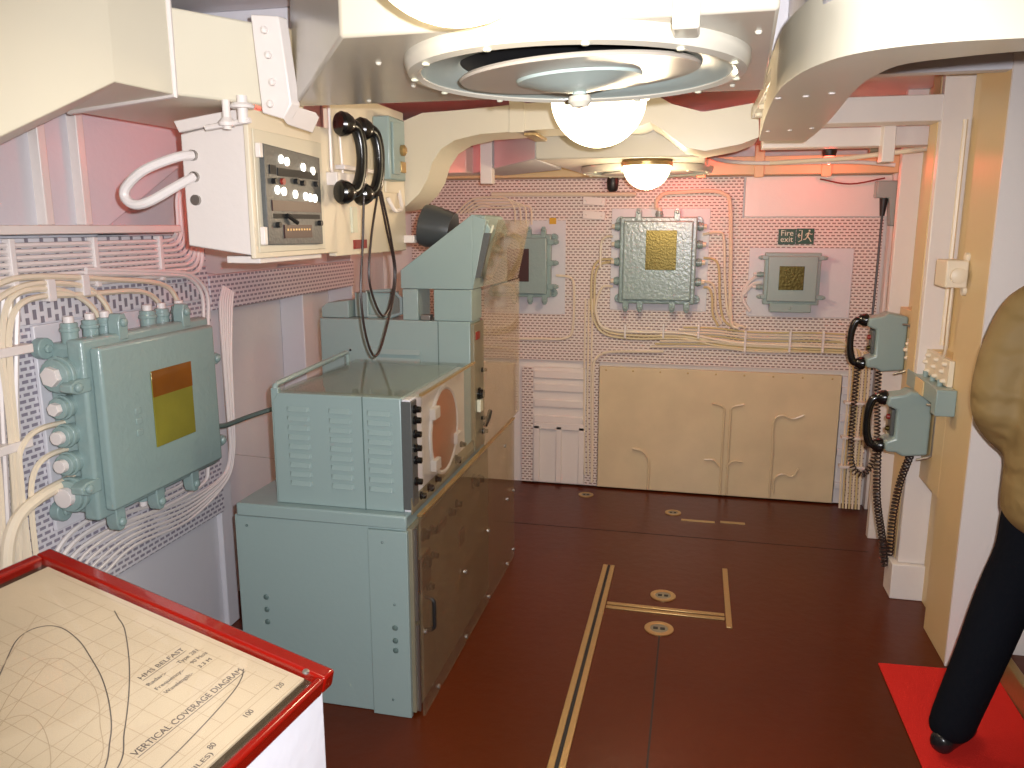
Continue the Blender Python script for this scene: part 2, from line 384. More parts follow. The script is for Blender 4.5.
# ------------------------------------------------------------------ floor fittings
t = thing('floor_rail', 'long double metal rail let into the red-brown deck', 'rail', (-.345, 2.4, 0))
for x in (-.372, -.338): MB().box(x, x+.022, .9, 3.60, .0, .006).build('strip', 'brass', t, bevel=.002)
MB().box(-.35, -.338, .9, 3.60, .0, .003).build('slot', 'dark', t)
t = thing('floor_rail', 'short double metal cross rail joining the two long floor rails', 'rail', (-.07, 3.19, 0))
for y in (3.162, 3.196): MB().box(-.312, .178, y, y+.022, .0, .006).build('strip', 'brass', t, bevel=.002)
mb = MB().box(.182, .206, 3.10, 3.68, 0, .006); tag(mb.build('floor_rail', 'brass', bevel=.002), 'single metal rail at the right end of the cross rail', 'rail')
mb = MB().box(-.02, .16, 4.288, 4.306, 0, .004); tag(mb.build('floor_strip', 'brass'), 'thin bright metal strip on the deck, left of two', 'strip')
mb = MB().box(.19, .32, 4.300, 4.322, 0, .004); tag(mb.build('floor_strip', 'brass'), 'thin bright metal strip on the deck, right of two', 'strip')
def socket(px, py, r, label):
    c = onz(px, py, 0); t = thing('deck_socket', label, 'deck socket', (c.x, c.y, 0), 'round metal sockets in the deck')
    MB().lathe([(r*.62, .0), (r*.62, .004), (r*.72, .006), (r, .004), (r, 0)], (c.x, c.y, 0), n=28, cap=False).build('ring', 'brass', t)
    MB().lathe([(r*.62, .0), (r*.62, .003)], (c.x, c.y, 0), n=24).build('plug', 'cabfront', t)
    mb = MB(); mb.box(c.x-r*.4, c.x-r*.08, c.y-r*.15, c.y+r*.15, .003, .0045); mb.box(c.x+r*.08, c.x+r*.4, c.y-r*.15, c.y+r*.15, .003, .0045); mb.build('keyhole', 'dark', t)
socket(663, 596, .055, 'round socket in the deck just behind the cross rail')
socket(659, 629, .058, 'round socket in the deck just in front of the cross rail')
socket(586, 495, .045, 'round socket in the deck near the cream lower panel')
socket(673, 513, .045, 'round socket in the deck beside the thin bright strips')
mb = MB().box(-.082, -.076, .8, 2.98, .0, .0012); struct(mb, 'trim_8', 'dark')
mb = MB().box(-.95, .9, 4.05, 4.054, .0, .0012); struct(mb, 'trim_9', 'dark')
# red mat and doorway step
mb = MB().hexa([(.735, 1.2, 0), (1.085, 1.2, 0), (1.12, 2.97, 0), (.722, 2.945, 0)], [(.735, 1.2, .008), (1.085, 1.2, .008), (1.12, 2.97, .008), (.722, 2.945, .008)])
tag(mb.build('carpet_runner', 'redmat', bevel=.003), 'bright red carpet runner on the deck by the doorway', 'mat')
t = thing('door_step', 'low brown step with a brass edge beside the red carpet', 'step', (1.35, 2.3, 0))
MB().box(1.13, 1.7, 1.2, 2.96, 0, .09).build('tread', 'floor', t, bevel=.004)
MB().box(1.118, 1.15, 1.2, 2.965, .0, .097).build('nosing', 'brass', t, bevel=.004)

# ================================================================== JUNCTION BOXES
def lug(mb, x, y, dx, dy, z, s=1.0):
    """a hinge-like ear with a bolt, pointing outward along (dx, dy)"""
    px, py = -dy, dx; w = .017*s; l = .048*s
    pts = [(x-px*w-dx*.02, y-py*w-dy*.02), (x+px*w-dx*.02, y+py*w-dy*.02), (x+px*w+dx*l*.6, y+py*w+dy*l*.6), (x+px*w*.5+dx*l, y+py*w*.5+dy*l), (x-px*w*.5+dx*l, y-py*w*.5+dy*l), (x-px*w+dx*l*.6, y-py*w+dy*l*.6)]
    mb.prism(pts, 'z', z-.03*s, z+.003)
    mb.lathe([(.012*s, 0), (.012*s, .008), (.006*s, .012)], (x+dx*l*.55, y+dy*l*.55, z+.002), (0, 0, 1), 8)
def jbox(name, label, T, w, h, d, lugs, window, body='tealcast', winmat='gilt', lid=None, s=1.0, feet=True):
    base = T @ Vector((0, -h/2, 0)); t = thing(name, label, 'junction box', base)
    mb = MB(T); mb.box(-w/2, w/2, -h/2, h/2, 0.004, d*.55); mb.build('body', body, t, bevel=.012*s, seg=3)
    mb = MB(T); e = .012*s; mb.box(-w/2-e, w/2+e, -h/2-e, h/2+e, d*.5, d*.8); mb.box(-w/2+.01, w/2-.01, -h/2+.01, h/2-.01, d*.8, d)
    mb.build('lid', body, t, bevel=.008*s, seg=3)
    for side, q in lugs:
        mb = MB(T)
        x, y, dx, dy = {'l': (-w/2-e, q*h/2, -1, 0), 'r': (w/2+e, q*h/2, 1, 0), 't': (q*w/2, h/2+e, 0, 1), 'b': (q*w/2, -h/2-e, 0, -1)}[side]
        lug(mb, x, y, dx, dy, d*.8, s); mb.build('lug', body, t, bevel=.003)
    x0, x1, y0, y1 = window
    MB(T).box(x0, x1, y0, y1, d, d+.004).build('nameplate', winmat, t, bevel=.001)
    if feet:
        for sx in (-1, 1):
            for sy in (-1, 1):
                mb = MB(T); cx = sx*(w/2+.016*s); cy = sy*(h/2-.01*s)
                mb.cyl((cx, cy, .001), (cx, cy, .030), .026*s, 14); mb.cyl((cx, cy, .030), (cx, cy, .04), .011*s, 6); mb.build('foot', body, t, bevel=.003)
    return t
def gland(t, T, x, y, z, dx, dy, r, m='tealcast', nut='cablew', l=.045, hexn=False):
    mb = MB(T); mb.cyl((x-dx*.02, y-dy*.02, z), (x+dx*l, y+dy*l, z), r, 16); mb.cyl((x+dx*l*.45, y+dy*l*.45, z), (x+dx*l*.7, y+dy*l*.7, z), r*1.15, 16)
    g = mb.build('gland', m, t, bevel=.002)
    mb = MB(T); mb.cyl((x+dx*l, y+dy*l, z), (x+dx*(l+.018), y+dy*(l+.018), z), r*.62, 6 if hexn else 12); mb.build('gland_nut', nut, g, bevel=.001)

# large junction box on the left wall
TL = LF(LX+.05, 2.125, 1.035)
jl = jbox('junction_box', 'large grey-green cast junction box with tall window on the left wall', TL, .56, .49, .17,
  [('t', -.45), ('t', .62), ('l', .55), ('l', -.62), ('r', .45), ('r', -.75), ('b', -.75), ('b', -.1), ('b', .55)],
  (-.07, .125, -.10, .135), winmat='olive', s=1.15)
MB(TL).box(-.07, .125, .055, .135, .1742, .1748).build('amber_strip', 'amberwin', jl)
for y, r, hx in ((.165, .045, 1), (.075, .03, 1), (-.005, .03, 0), (-.085, .03, 0), (-.175, .045, 0)):
    gland(jl, TL, -.29, y, .075, -1, 0, r, hexn=bool(hx))
for x, r in ((-.25, .022), (-.17, .022), (-.11, .022), (.08, .024), (.15, .022), (.24, .024)):
    gland(jl, TL, x, .255, .065, 0, 1, r)
for x in (-.02, .06): gland(jl, TL, x, -.25, .065, 0, -1, .02)
mb = MB(TL)
for i, yy in enumerate((.02, -.01, -.045)): mb.box(-.15, -.125, yy, yy+.018, .168, .173)
mb.build('cast_mark', 'tealcast', jl, bevel=.002)
mb = MB().box(LX+.037, LX+.05, 1.82, 2.47, .74, 1.33); tag(mb.build('backing_plate', 'greywhite', bevel=.003), 'grey-white plate behind the large junction box on the left wall', 'plate')

# three boxes on the back wall
def wallrect(x0, y0, x1, y1, Y):
    a = ony(x0, y0, Y); b = ony(x1, y1, Y); return (a.x+b.x)/2, (a.z+b.z)/2, abs(b.x-a.x), abs(a.z-b.z)
cx, cz, w, h = wallrect(622, 219, 692, 303, 4.62)
T1 = BK(cx, BY-.032, cz); C1 = (cx, cz, w, h)
jc = jbox('junction_box', 'large glossy grey-green junction box with brass plate in the middle of the back wall', T1, w, h, .13,
  [('t', -.55), ('t', .5), ('b', -.85), ('b', -.45), ('b', .45), ('b', .85)], (-.065, .105, -.05, .17), s=1.0)
for s_, dx in ((-1, -1), (1, 1)):
    for y in (.19, .09, -.01, -.12): gland(jc, T1, s_*(w/2), y, .05, dx, 0, .022, nut='cable')
gland(jc, T1, .0, h/2, .05, 0, 1, .02, nut='cable')
mb = MB().box(cx-w/2-.07, cx+w/2+.08, BY-.034, BY-.028, cz-h/2-.06, cz+h/2+.06); tag(mb.build('backing_plate', 'greywhite', bevel=.002), 'grey-white plate behind the middle junction box', 'plate')
cx, cz, w, h = wallrect(767, 254, 817, 304, 4.66)
T2 = BK(cx, BY-.036, cz)
jr = jbox('junction_box', 'smaller smooth grey-green junction box under the green exit signs', T2, w, h, .10,
  [('l', .85), ('l', -.75), ('r', .85), ('r', -.75), ('b', .0)], (-.07, .06, -.06, .07), body='teal', s=.7, feet=False)
MB(T2).box(-w/2+.03, w/2-.03, -h/2-.05, -h/2, .02, .09).build('lower_shroud', 'teal', jr, bevel=.004)
for y in (.02, -.05): gland(jr, T2, -w/2, y, .04, -1, 0, .014, m='teal', nut='cablew')
mb = MB().box(.29, .84, BY-.036, BY-.028, 1.09, 1.475); tag(mb.build('backing_plate', 'greywhite', bevel=.002), 'grey-white plate behind the smaller junction box below the exit signs', 'plate')
cx, cz, w, h = wallrect(490, 236, 548, 296, 4.62)
T0 = BK(cx, BY-.032, cz)
j0 = jbox('junction_box', 'grey junction box with dark window half hidden behind the console display', T0, w, h, .13,
  [('r', .8), ('r', .1), ('r', -.7), ('b', -.2), ('b', .35), ('b', .85), ('t', .3), ('t', .8)], (-.07, .06, -.09, .10), winmat='redplate', s=.9)
mb = MB().box(cx-w/2-.07, cx+w/2+.08, BY-.034, BY-.028, cz-h/2-.12, cz+h/2+.09); tag(mb.build('backing_plate', 'greywhite', bevel=.002), 'grey-white plate behind the half hidden junction box', 'plate')
mb = MB().box(-.855, -.815, BY-.040, BY-.034, 1.605, 1.642); tag(mb.build('warning_label', 'yellow'), 'tiny yellow square label on the plate above the half hidden junction box', 'label')
for z, l in ((1.735, 'upper'), (1.655, 'lower')):
    mb = MB(Matrix.Translation((-.59, 0, z)) @ Matrix.Rotation(.07, 4, 'Y')); mb.box(-.065, .065, BY-.062, BY-.028, -.022, .022)
    for sx in (-.045, .045): mb.ball((sx, BY-.064, 0), .006, 8)
    tag(mb.build('tag_plate', 'white', bevel=.003), 'small tilted blank plate on the back wall left of the middle box, %s of two' % l, 'plate')

# fire exit signs
def SG(px0, py0, px1, py1):
    a = ony(px0, py0, BY-.04); b = ony(px1, py1, BY-.04); return a.x, b.x, b.z, a.z
x0, x1, z0, z1 = SG(779, 229, 795, 244.5)
t = thing('exit_sign', 'small green square sign reading Fire exit', 'sign', ((x0+x1)/2, BY-.03, z0))
MB().box(x0, x1, BY-.042, BY-.028, z0, z1).build('plate', 'green', t, bevel=.001)
for s_, dz in (('Fire', .048), ('exit', .014)):
    text_mesh(s_, .044, BK(x0+.010, BY-.0425, z0+dz), 'lettering', 'signwhite', t, width=None)
x0, x1, z0, z1 = SG(797, 228.5, 813.5, 244)
t = thing('exit_sign', 'small green square sign with a running man symbol', 'sign', ((x0+x1)/2, BY-.03, z0))
MB().box(x0, x1, BY-.042, BY-.028, z0, z1).build('plate', 'green', t, bevel=.001)
mb = MB(BK(x0, BY-.043, z0)); W = x1-x0
P = lambda *a: [(p[0]*W, p[1]*W, 0) for p in a]
mb.ball((.72*W, .78*W, 0), .06*W, 10, (1, 1, .3))
for ln, r in ((P((.70, .68), (.62, .44)), .055), (P((.62, .44), (.74, .32), (.84, .14)), .035), (P((.62, .44), (.52, .28), (.40, .26)), .035), (P((.70, .66), (.82, .56), (.90, .60)), .025), (P((.68, .66), (.56, .60), (.50, .50)), .025)):
    mb.tube(ln, r*W, 6)
for ln in (P((.12, .80), (.30, .80), (.30, .22), (.12, .12)), P((.08, .5), (.24, .5)), P((.16, .62), (.08, .5), (.16, .38))): mb.tube(ln, .03*W, 6)
mb.build('symbol', 'signwhite', t)

# ================================================================== CABLES
def cable(pts, r, m, label, group, name='cable', n=6, sm=True):
    mb = MB().tube(smooth(pts, 5) if sm else pts, r, n); return tag(mb.build(name, m), label, 'cable', group)
def lw(l, X, s=2.326, oy=230): return [onx(x/s, oy+y/s, X) for x, y in l]
G = 'cables entering the top of the large junction box'; L = 'cream cable arching over into the top of the large junction box'
XT = LX+.075
for l in ([(245,238),(215,180),(165,147),(100,137),(40,148),(12,190),(5,290),(20,420),(32,560),(42,700),(46,790)],
          [(268,228),(240,165),(190,130),(90,124),(20,145),(-25,190),(-40,290),(-20,420),(0,600),(10,790)],
          [(383,212),(366,165),(320,142),(190,150),(95,155),(42,178),(22,235),(24,330),(34,450),(50,600),(62,790)],
          [(418,206),(408,155),(370,124),(250,114),(100,108),(10,120),(-50,170),(-60,300),(-40,500),(-20,790)]):
    cable(lw(l, XT), .0085, 'cable', L, G)
for l in ([(474,222),(470,150),(440,112),(380,104),(200,100)], [(484,224),(482,150),(450,108),(400,98),(200,92)]):
    cable(lw(l, XT), .007, 'cablew', 'thin white cable arching down at the upper right of the large junction box', 'thin white cables at the upper right of the large box')
cable(lw([(196,442),(150,448),(95,462),(60,490),(44,540),(56,660),(72,790)], LX+.09), .008, 'cable', 'upper cream cable looping from the left side of the large junction box', None)
cable(lw([(204,500),(160,508),(105,530),(76,575),(74,660),(88,790)], LX+.09), .008, 'cable', 'lower cream cable looping from the left side of the large junction box', None)
cable(lw([(218,562),(160,585),(95,620),(45,665),(22,720),(16,790)], LX+.10), .017, 'cable', 'thick cream cable sweeping from the lower left corner of the large junction box', None, n=10)
for k in range(6):
    d = k*9
    cable(lw([(520+d*.5,130+d*.3),(512+d*.6,180),(520+d*.4,300),(530+d*.3,430),(535+d*.2,520),(515+d*.2,575+d*.3),(430+d*.2,630+d),(300+d*.3,675+d*1.3),(200+d,730+d*1.5),(150+d,800+d)], LX+.055+.003*(k%2)), .0055, 'cablew',
          'thin white cable running down the right side and under the large junction box', 'thin white cables round the right side of the large box')
for k in range(3):
    d = k*12
    cable(lw([(437+d*2,548),(425+d*2,590),(360+d,620+d),(260+d,648+d*1.5),(170+d,700+d*1.5),(120+d,770+d),(100+d,840)], LX+.07), .0075, 'cablew', 'white cable bending out below the large junction box', 'white cables below the large box')
for k in range(5):
    cable(lw([(-26+k*17,150),(-30+k*17,260),(-30+k*17,400),(-22+k*17,560),(-8+k*16,800)], LX+.056), .0075, ('cablew', 'cable')[k % 2], 'vertical cable in the bundle left of the large junction box', 'vertical cables left of the large box')
for k in range(8):     # long runs under the ledge, turning up behind the alarm cabinet
    z = 1.432+k*.0165; yb = 2.60-k*.018
    pts = fillet([(LX+.062, .9, z), (LX+.062, yb, z), (LX+.062, yb, 1.74), (LX+.30, yb, 1.84)], .08, 6)
    cable(pts, .0072, 'cablew', 'painted cable in the long bundle under the ledge of the left wall', 'long cable bundle under the left ledge', sm=False)
mb = MB()
for (a, b) in (((128, 335), (128, 352)), ((200, 228+0), (200, 245))):
    pass
for y0 in (1.45, 1.75, 2.05, 2.35):
    MBc = MB().box(LX+.05, LX+.0745, y0, y0+.018, 1.42, 1.565); tag(MBc.build('cable_clamp', 'cablew', bevel=.002), 'painted clamp strap across the long cable bundle under the left ledge', 'clamp', 'clamps on the left cable bundle')
for px, py in ((115, 140), (195, 128), (8, 285), (8, 512)):
    c = onx(px/2.326, 230+py/2.326, XT); hh = .028 if px > 50 else .010
    if px > 50: mb = MB().box(XT-.02, XT+.011, c.y-.014, c.y+.014, c.z-.03, c.z+.03)
    else: mb = MB().box(XT-.03, XT+.012, c.y-.075, c.y+.085, c.z-.012, c.z+.012)
    tag(mb.build('cable_clamp', 'cablew', bevel=.002), 'painted clamp on the cables around the large junction box', 'clamp', 'clamps round the large junction box')
# conduit from the box to the console
cable([(-1.62, 2.43, .905), (-1.62, 2.50, .895), (-1.62, 2.62, .892), (-1.58, 2.74, .90), (-1.50, 2.82, .92)], .009, 'tealdark', 'grey conduit leaving the right side of the large junction box', None)

# back wall cables
YB = BY-.045
def bw(l, Y=None, s=2.56, ox=480, oy=170): return [ony(ox+x/s, oy+y/s, Y or YB) for x, y in l]
LB = 'cream cable looping from the left of the middle junction box into the long run'
for k, l in enumerate(([(340,228),(305,232),(288,260),(285,330),(290,380),(320,420),(400,432),(520,432),(620,452),(760,462),(930,468)],
          [(340,298),(315,300),(300,330),(298,370),(320,405),(400,415),(520,418),(640,440),(760,448),(935,455)],
          [(340,236),(312,240),(296,265),(293,330),(296,372),(322,412),(400,424),(520,426),(630,446),(760,455),(932,462)],
          [(340,170),(322,172),(310,190),(308,250)])):
    cable(bw(l, YB-.006*(k % 2)), .0075, ('cabley', 'cable')[k % 2], LB, 'cables on the left of the middle box')
for k in range(8):
    y = 405+k*7
    cable(bw([(520-k*12, y-2), (600, y), (680, y+9), (760, y+12), (850, y+12), (935, y+16)], YB+.004-.004*(k % 3)), .0062, ('cabley', 'cable', 'cable')[k % 3],
          'cream cable in the long horizontal bundle below the middle junction box', 'long horizontal bundle on the back wall')
LR = 'cream cable looping from the right of the middle junction box'
for k, l in enumerate(([(570,165),(610,160),(625,180),(628,300),(640,380),(680,405)], [(572,225),(600,230),(612,255),(614,330),(625,385),(660,408)],
          [(572,285),(592,290),(602,310),(604,360),(618,395)], [(572,300),(586,303),(594,325),(596,370),(610,400)])):
    cable(bw(l, YB-.004), .0075, ('cable', 'cabley')[k % 2], LR, 'cables on the right of the middle box')
cable(bw([(452,102),(452,80),(470,62),(500,58),(590,54),(625,62),(640,85),(642,200),(642,380),(660,405)], YB-.012), .011, 'cable', 'thick painted pipe arching from the top of the middle junction box', None, n=8)
cable(bw([(30,62),(200,62),(400,62)], YB-.01), .012, 'cable', 'straight red-lit pipe along the top of the back wall', None, n=8)
for k in range(4):
    cable(bw([(-60+k*10,110),(-20+k*8,75+k*6),(40,60+k*9+10),(70+k*14,74+k*6),(88+k*14,100),(90+k*14,140)], YB-.006), .006, 'cable', 'thin cable arching above the half hidden junction box', 'thin cables above the half hidden box')
cable(bw([(195,270),(230,275),(240,300),(238,400),(220,430),(150,432),(60,432)], YB), .008, 'cable', 'cream cable looping under the half hidden junction box', None)
for k in range(3):
    cable(bw([(270+k*9,330),(268+k*9,440),(266+k*9,600),(268+k*9,780)], YB), .006, 'cable', 'cream vertical cable left of the lower panel', 'vertical cables left of the lower panel')
cable(bw([(470,465),(400,465),(330,466),(300,480),(290,510),(288,640),(286,800)], YB-.006), .008, 'cable', 'cream cable along the top edge of the lower panel', None)
for k in range(2):
    cable(bw([(722,272+k*16),(700,278+k*14),(680,300+k*12),(672,330),(690,362)], YB-.006), .010, 'cablew', 'white cable bending down from the left of the smaller junction box', 'white cables left of the smaller box')
for px in (372, 470, 560, 680, 795, 880):
    a = bw([(px, 400 if px < 600 else 418)], YB-.014)[0]
    mb = MB().box(a.x-.006, a.x+.006, YB-.02, BY-.028, a.z-.11 if px > 600 else a.z-.07, a.z+.012)
    tag(mb.build('cable_clamp', 'cablew', bevel=.001), 'thin white strap across the long horizontal cable bundle of the back wall', 'clamp', 'straps on the back wall bundle')
for k in range(7):     # bundle turning down in the right rear corner
    x = .855+k*.017
    cable([(x-.10, YB, .97-k*.012), (x-.03, YB-.01, .96-k*.012), (x, YB-.04, .88), (x+.005, YB-.05, .6), (x, YB-.06, .3), (x, YB-.10, .02)], .0065, ('cable', 'cabley')[k % 2], 'cream cable dropping to the deck in the right rear corner', 'cables dropping in the right rear corner')
for z in (.25, .42, .62):
    mb = MB().box(.84, .975, YB-.085, YB-.03, z, z+.014); tag(mb.build('cable_clamp', 'cablew', bevel=.001), 'thin white strap across the cables dropping in the right rear corner', 'clamp', 'straps in the right rear corner')

# ================================================================== DUCTS
ZB = 1.9
t = thing('ventilation_duct', 'wide pale duct holding the big round diffuser', 'duct', (-.24, 1.6, ZB))
top = 2.22
low = [(-.584, 1.296), (.10, 1.27), (.135, 1.99), (-1.03, 1.99)]
MB().prism(low, 'z', ZB, top).build('casing', 'duct2', t, bevel=.006)
mb = MB(); mb.box(-.05, -.01, 1.265, 1.33, 1.88, 1.93); mb.build('bracket', 'duct', t, bevel=.004)
mb = MB()
for x, y in ((-.80, 1.93), (-.60, 1.5), (-.62, 1.75), (-.5, 1.93), (.06, 1.9), (.08, 1.4), (-.40, 1.92)): mb.ball((x, y, ZB), .006, 8)
mb.build('rivet_heads', 'duct', t)
DC = (-.238, 1.575)
def diffuser(c, z, R, label, k=1.0):
    t = thing('ceiling_diffuser', label, 'diffuser', (c[0], c[1], z))
    MB().lathe([(R*.90, -.012), (R*.905, -.026), (R*.93, -.031), (R*.98, -.027), (R, -.012), (R, 0)], (*c, z), n=72, cap=False).build('outer_ring', 'duct', t)
    MB().lathe([(R*.91, -.024), (R*.86, -.020), (R*.70, -.012), (R*.66, .0)], (*c, z), n=72, cap=False).build('inner_ring', 'ringteal', t)
    for i in range(12):
        a = i*PI/6+.2; MB().ball((c[0]+R*.95*math.cos(a), c[1]+R*.95*math.sin(a), z-.031), .007*R/.3, 8, (1, 1, .5)).build('screw', 'signwhite', t)
    Tm = Matrix.Translation((c[0]+.01*k, c[1]-.015*k, z-.028)) @ Matrix.Rotation(-.05*k, 4, 'Y') @ Matrix.Rotation(.04*k, 4, 'X')
    MB(Tm).lathe([(R*.66, .008), (R*.69, .006), (R*.70, .002), (R*.69, -.002), (R*.66, -.001), (R*.3, -.003), (0.002, -.003)], (0, 0, 0), n=72, cap=False).build('disc', 'discgrey', t)
    MB(Tm).lathe([(R*.37, -.003), (R*.36, -.008), (R*.32, -.010), (R*.22, -.020), (R*.10, -.027), (R*.04, -.029), (R*.04, -.034)], (0, 0, 0), n=48).build('centre_cone', 'ringteal', t)
    MB(Tm).lathe([(R*.035, -.032), (R*.065, -.036), (R*.07, -.046), (R*.045, -.055), (0.002, -.057)], (0, 0, 0), n=20).build('knob', 'duct', t)
    MB().lathe([(R*.69, -.004), (R*.69, .0), ], (*c, z-.001), n=48).build('throat', 'dark', t)
diffuser(DC, ZB, .318, 'large round diffuser with tilted disc and centre knob under the wide duct')
# left run of the duct
t = thing('ventilation_duct', 'big cream duct running to the upper left corner', 'duct', (-1.5, 1.6, 1.9))
B_ = onz(175, 95, ZB); A_ = onz(265, 105, ZB); T_ = onz(115, 82, ZB); Cc = Vector((-1.66, 1.93, ZB))
mb = MB().prism([(-1.035, 1.985), (A_.x, A_.y), (B_.x, B_.y), (Cc.x, Cc.y), (-1.64, 2.36), (-1.28, 2.17), (-1.06, 2.10)], 'z', ZB, 2.095); mb.build('middle_section', 'cream', t, bevel=.006)
# sloping outer section: its bottom drops as it comes forward
Pn = onx(-60, 166, -1.30); Pn2 = Pn+(Pn-T_)*.3; dC = Cc-T_
mb = MB()
mb.hexa([(B_.x, B_.y, ZB), (T_.x, T_.y, ZB), (Cc.x, Cc.y, ZB)], [(B_.x, B_.y, 2.215), (T_.x, T_.y, 2.215), (Cc.x, Cc.y, 2.215)])
lo = [T_, T_+dC, Pn2+dC, Pn2]
mb.hexa([tuple(p) for p in lo], [(p.x, p.y, 2.215) for p in lo])
lo = [Pn2, Pn2+dC, Vector((Pn2.x+dC.x, .1, Pn2.z)), Vector((Pn2.x, .1, Pn2.z))]
mb.hexa([tuple(p) for p in lo], [(p.x, p.y, 2.215) for p in lo])
mb.build('outer_section', 'cream', t, bevel=.003)
mb = MB().tube([tuple(Vector((B_.x, B_.y, 2.2))), tuple(B_), (Cc.x, Cc.y, ZB-.002)], .008, 6); mb.build('joint_flange', 'white', t)
# bolted flange between left run and diffuser casing
fl = [onz(252, 22, 2.02), onz(283, 20, 2.02), onz(290, 108, ZB-.01), onz(265, 117, ZB-.01)]
a0 = ony(253, 18, 1.62); 
mb = MB(); q = [ony(250, 14, 1.90), ony(278, 16, 1.90), ony(291, 104, 1.90), ony(283, 119, 1.90), ony(262, 113, 1.90)]
mb.hexa([tuple(p) for p in q], [tuple(p+Vector((.01, .03, 0))) for p in q]); mb.build('bolted_flange', 'white', t, bevel=.003)
q = [ony(283, 119, 1.90), ony(290, 104, 1.90), ony(316, 112, 2.0), ony(309, 128, 2.0)]
mb = MB().hexa([tuple(p) for p in q], [tuple(p+Vector((0, .02, -.012))) for p in q]); mb.build('bolted_flange', 'white', t, bevel=.003)
mb = MB()
for x, y in ((260, 30), (264, 55), (268, 82), (266, 104)): mb.ball(tuple(ony(x+4, y, 1.893)), .010, 8)
mb.build('bolts', 'white', t)
# valve on the alarm cabinet under the duct
t = thing('wing_nut_clamp', 'white painted screw clamp under the duct above the alarm cabinet', 'clamp', tuple(ony(232, 128, 1.86)))
mb = MB(); c = ony(227, 121, 1.86)
mb.cyl(c+Vector((0, 0, -.02)), c+Vector((0, 0, .05)), .010, 10); mb.lathe([(.020, 0), (.022, .008), (.012, .02)], c+Vector((0, 0, -.012)), n=10); mb.build('screw', 'white', t)
mb = MB(); c2 = ony(243, 117, 1.86); mb.cyl(c2+Vector((0, 0, -.015)), c2+Vector((0, 0, .05)), .013, 12); mb.lathe([(.028, 0), (.03, .006), (.024, .012)], c2+Vector((0, 0, .02)), n=14); mb.build('knob', 'white', t)
mb = MB().tube([c+Vector((-.06, 0, -.015)), c2+Vector((.02, 0, -.008))], .007, 8); mb.build('bar', 'white', t)

# middle cream duct (bends down at the left), then curving piece at the right
t = thing('ventilation_duct', 'cream duct bending down beside the telephones', 'duct', tuple(ony(520, 130, 2.6)))
Yd = 3.12
outer = [(378,212),(376,190),(379,160),(387,138),(401,122),(422,113),(460,110),(549,101)]
inner = [(549,129),(480,134),(455,140),(441,149),(432,163),(427,180),(419,194),(404,208)]
q = [ony(x, y, Yd) for x, y in outer+inner]
mb = MB().hexa([tuple(p) for p in q], [(p.x, p.y+.24, p.z) for p in q]); mb.build('bend', 'cream', t)
q = [ony(x, y, Yd) for x, y in ((549,101),(651,92),(672,104),(703,112),(759,102),(759,137),(741,144),(705,151),(685,147),(660,128),(650,122),(640,126),(549,129))]
mb = MB().hexa([tuple(p) for p in q], [(p.x, p.y+.32, p.z) for p in q]); mb.build('straight', 'cream', t)
c = ony(522, 131, Yd); mb = MB().box(c.x-.05, c.x+.01, Yd-.006, Yd, c.z-.005, c.z+.12); mb.build('joint_band', 'cream', t, bevel=.002)
mb = MB(); c = ony(530, 133, Yd); mb.box(c.x-.02, c.x+.03, Yd-.02, Yd+.2, c.z-.012, c.z); mb.build('bracket', 'brass', t, bevel=.002)
t = thing('ventilation_duct', 'broad cream duct sweeping in a curve to the upper right', 'duct', (.5, 2.0, 1.86))
zl = 1.885
fr = [(759,141),(764,122),(771,104),(781,88),(796,76),(815,66),(845,56),(890,48),(950,42),(1024,38),(1110,33)]
bk = [(1110,46),(1024,51),(960,57),(905,64),(880,73),(862,84),(848,98),(836,113),(822,128),(806,141)]
sp = lambda l: smooth([onz(x, y, zl) for x, y in l], 4)
pl = sp(fr)+sp(bk)
mb = MB().hexa([tuple(p) for p in pl], [(p.x, p.y, zl+.125) for p in pl]); mb.build('curved_section', 'cream', t, ang=30)
mb = MB()
for x, y in ((778,98),(806,96),(832,93),(768,131),(790,130),(812,128)): mb.ball(tuple(onz(x, y, zl)), .008, 8, (1, 1, .5))
mb.build('bolts', 'white', t)
# grey-white straight duct far behind, with its own diffuser and lamp
t = thing('ventilation_duct', 'pale duct further back carrying the small diffuser', 'duct', (-.3, 3.8, 1.87))
MB().prism([(-.68, 3.42), (.02, 3.42), (.02, 4.45), (-.62, 4.45)], 'z', 1.87, 2.02).build('casing', 'duct', t, bevel=.006)
MB().prism([(-.68, 3.42), (-.68, 4.1), (-1.08, 4.52), (-1.2, 4.3)], 'z', 1.872, 2.018).build('angled_section', 'greywhite', t, bevel=.004)
MB().prism([(-1.22, 4.25), (-1.08, 4.5), (-1.75, 4.5), (-1.75, 4.25)], 'z', 1.874, 2.016).build('side_section', 'duct', t, bevel=.004)
MB().box(-1.06, -1.00, 3.94, 4.0, 1.80, 2.10).build('strap', 'white', t, bevel=.003)
diffuser((-.25, 3.98), 1.868, .31, 'small looking round diffuser under the far duct', .4)

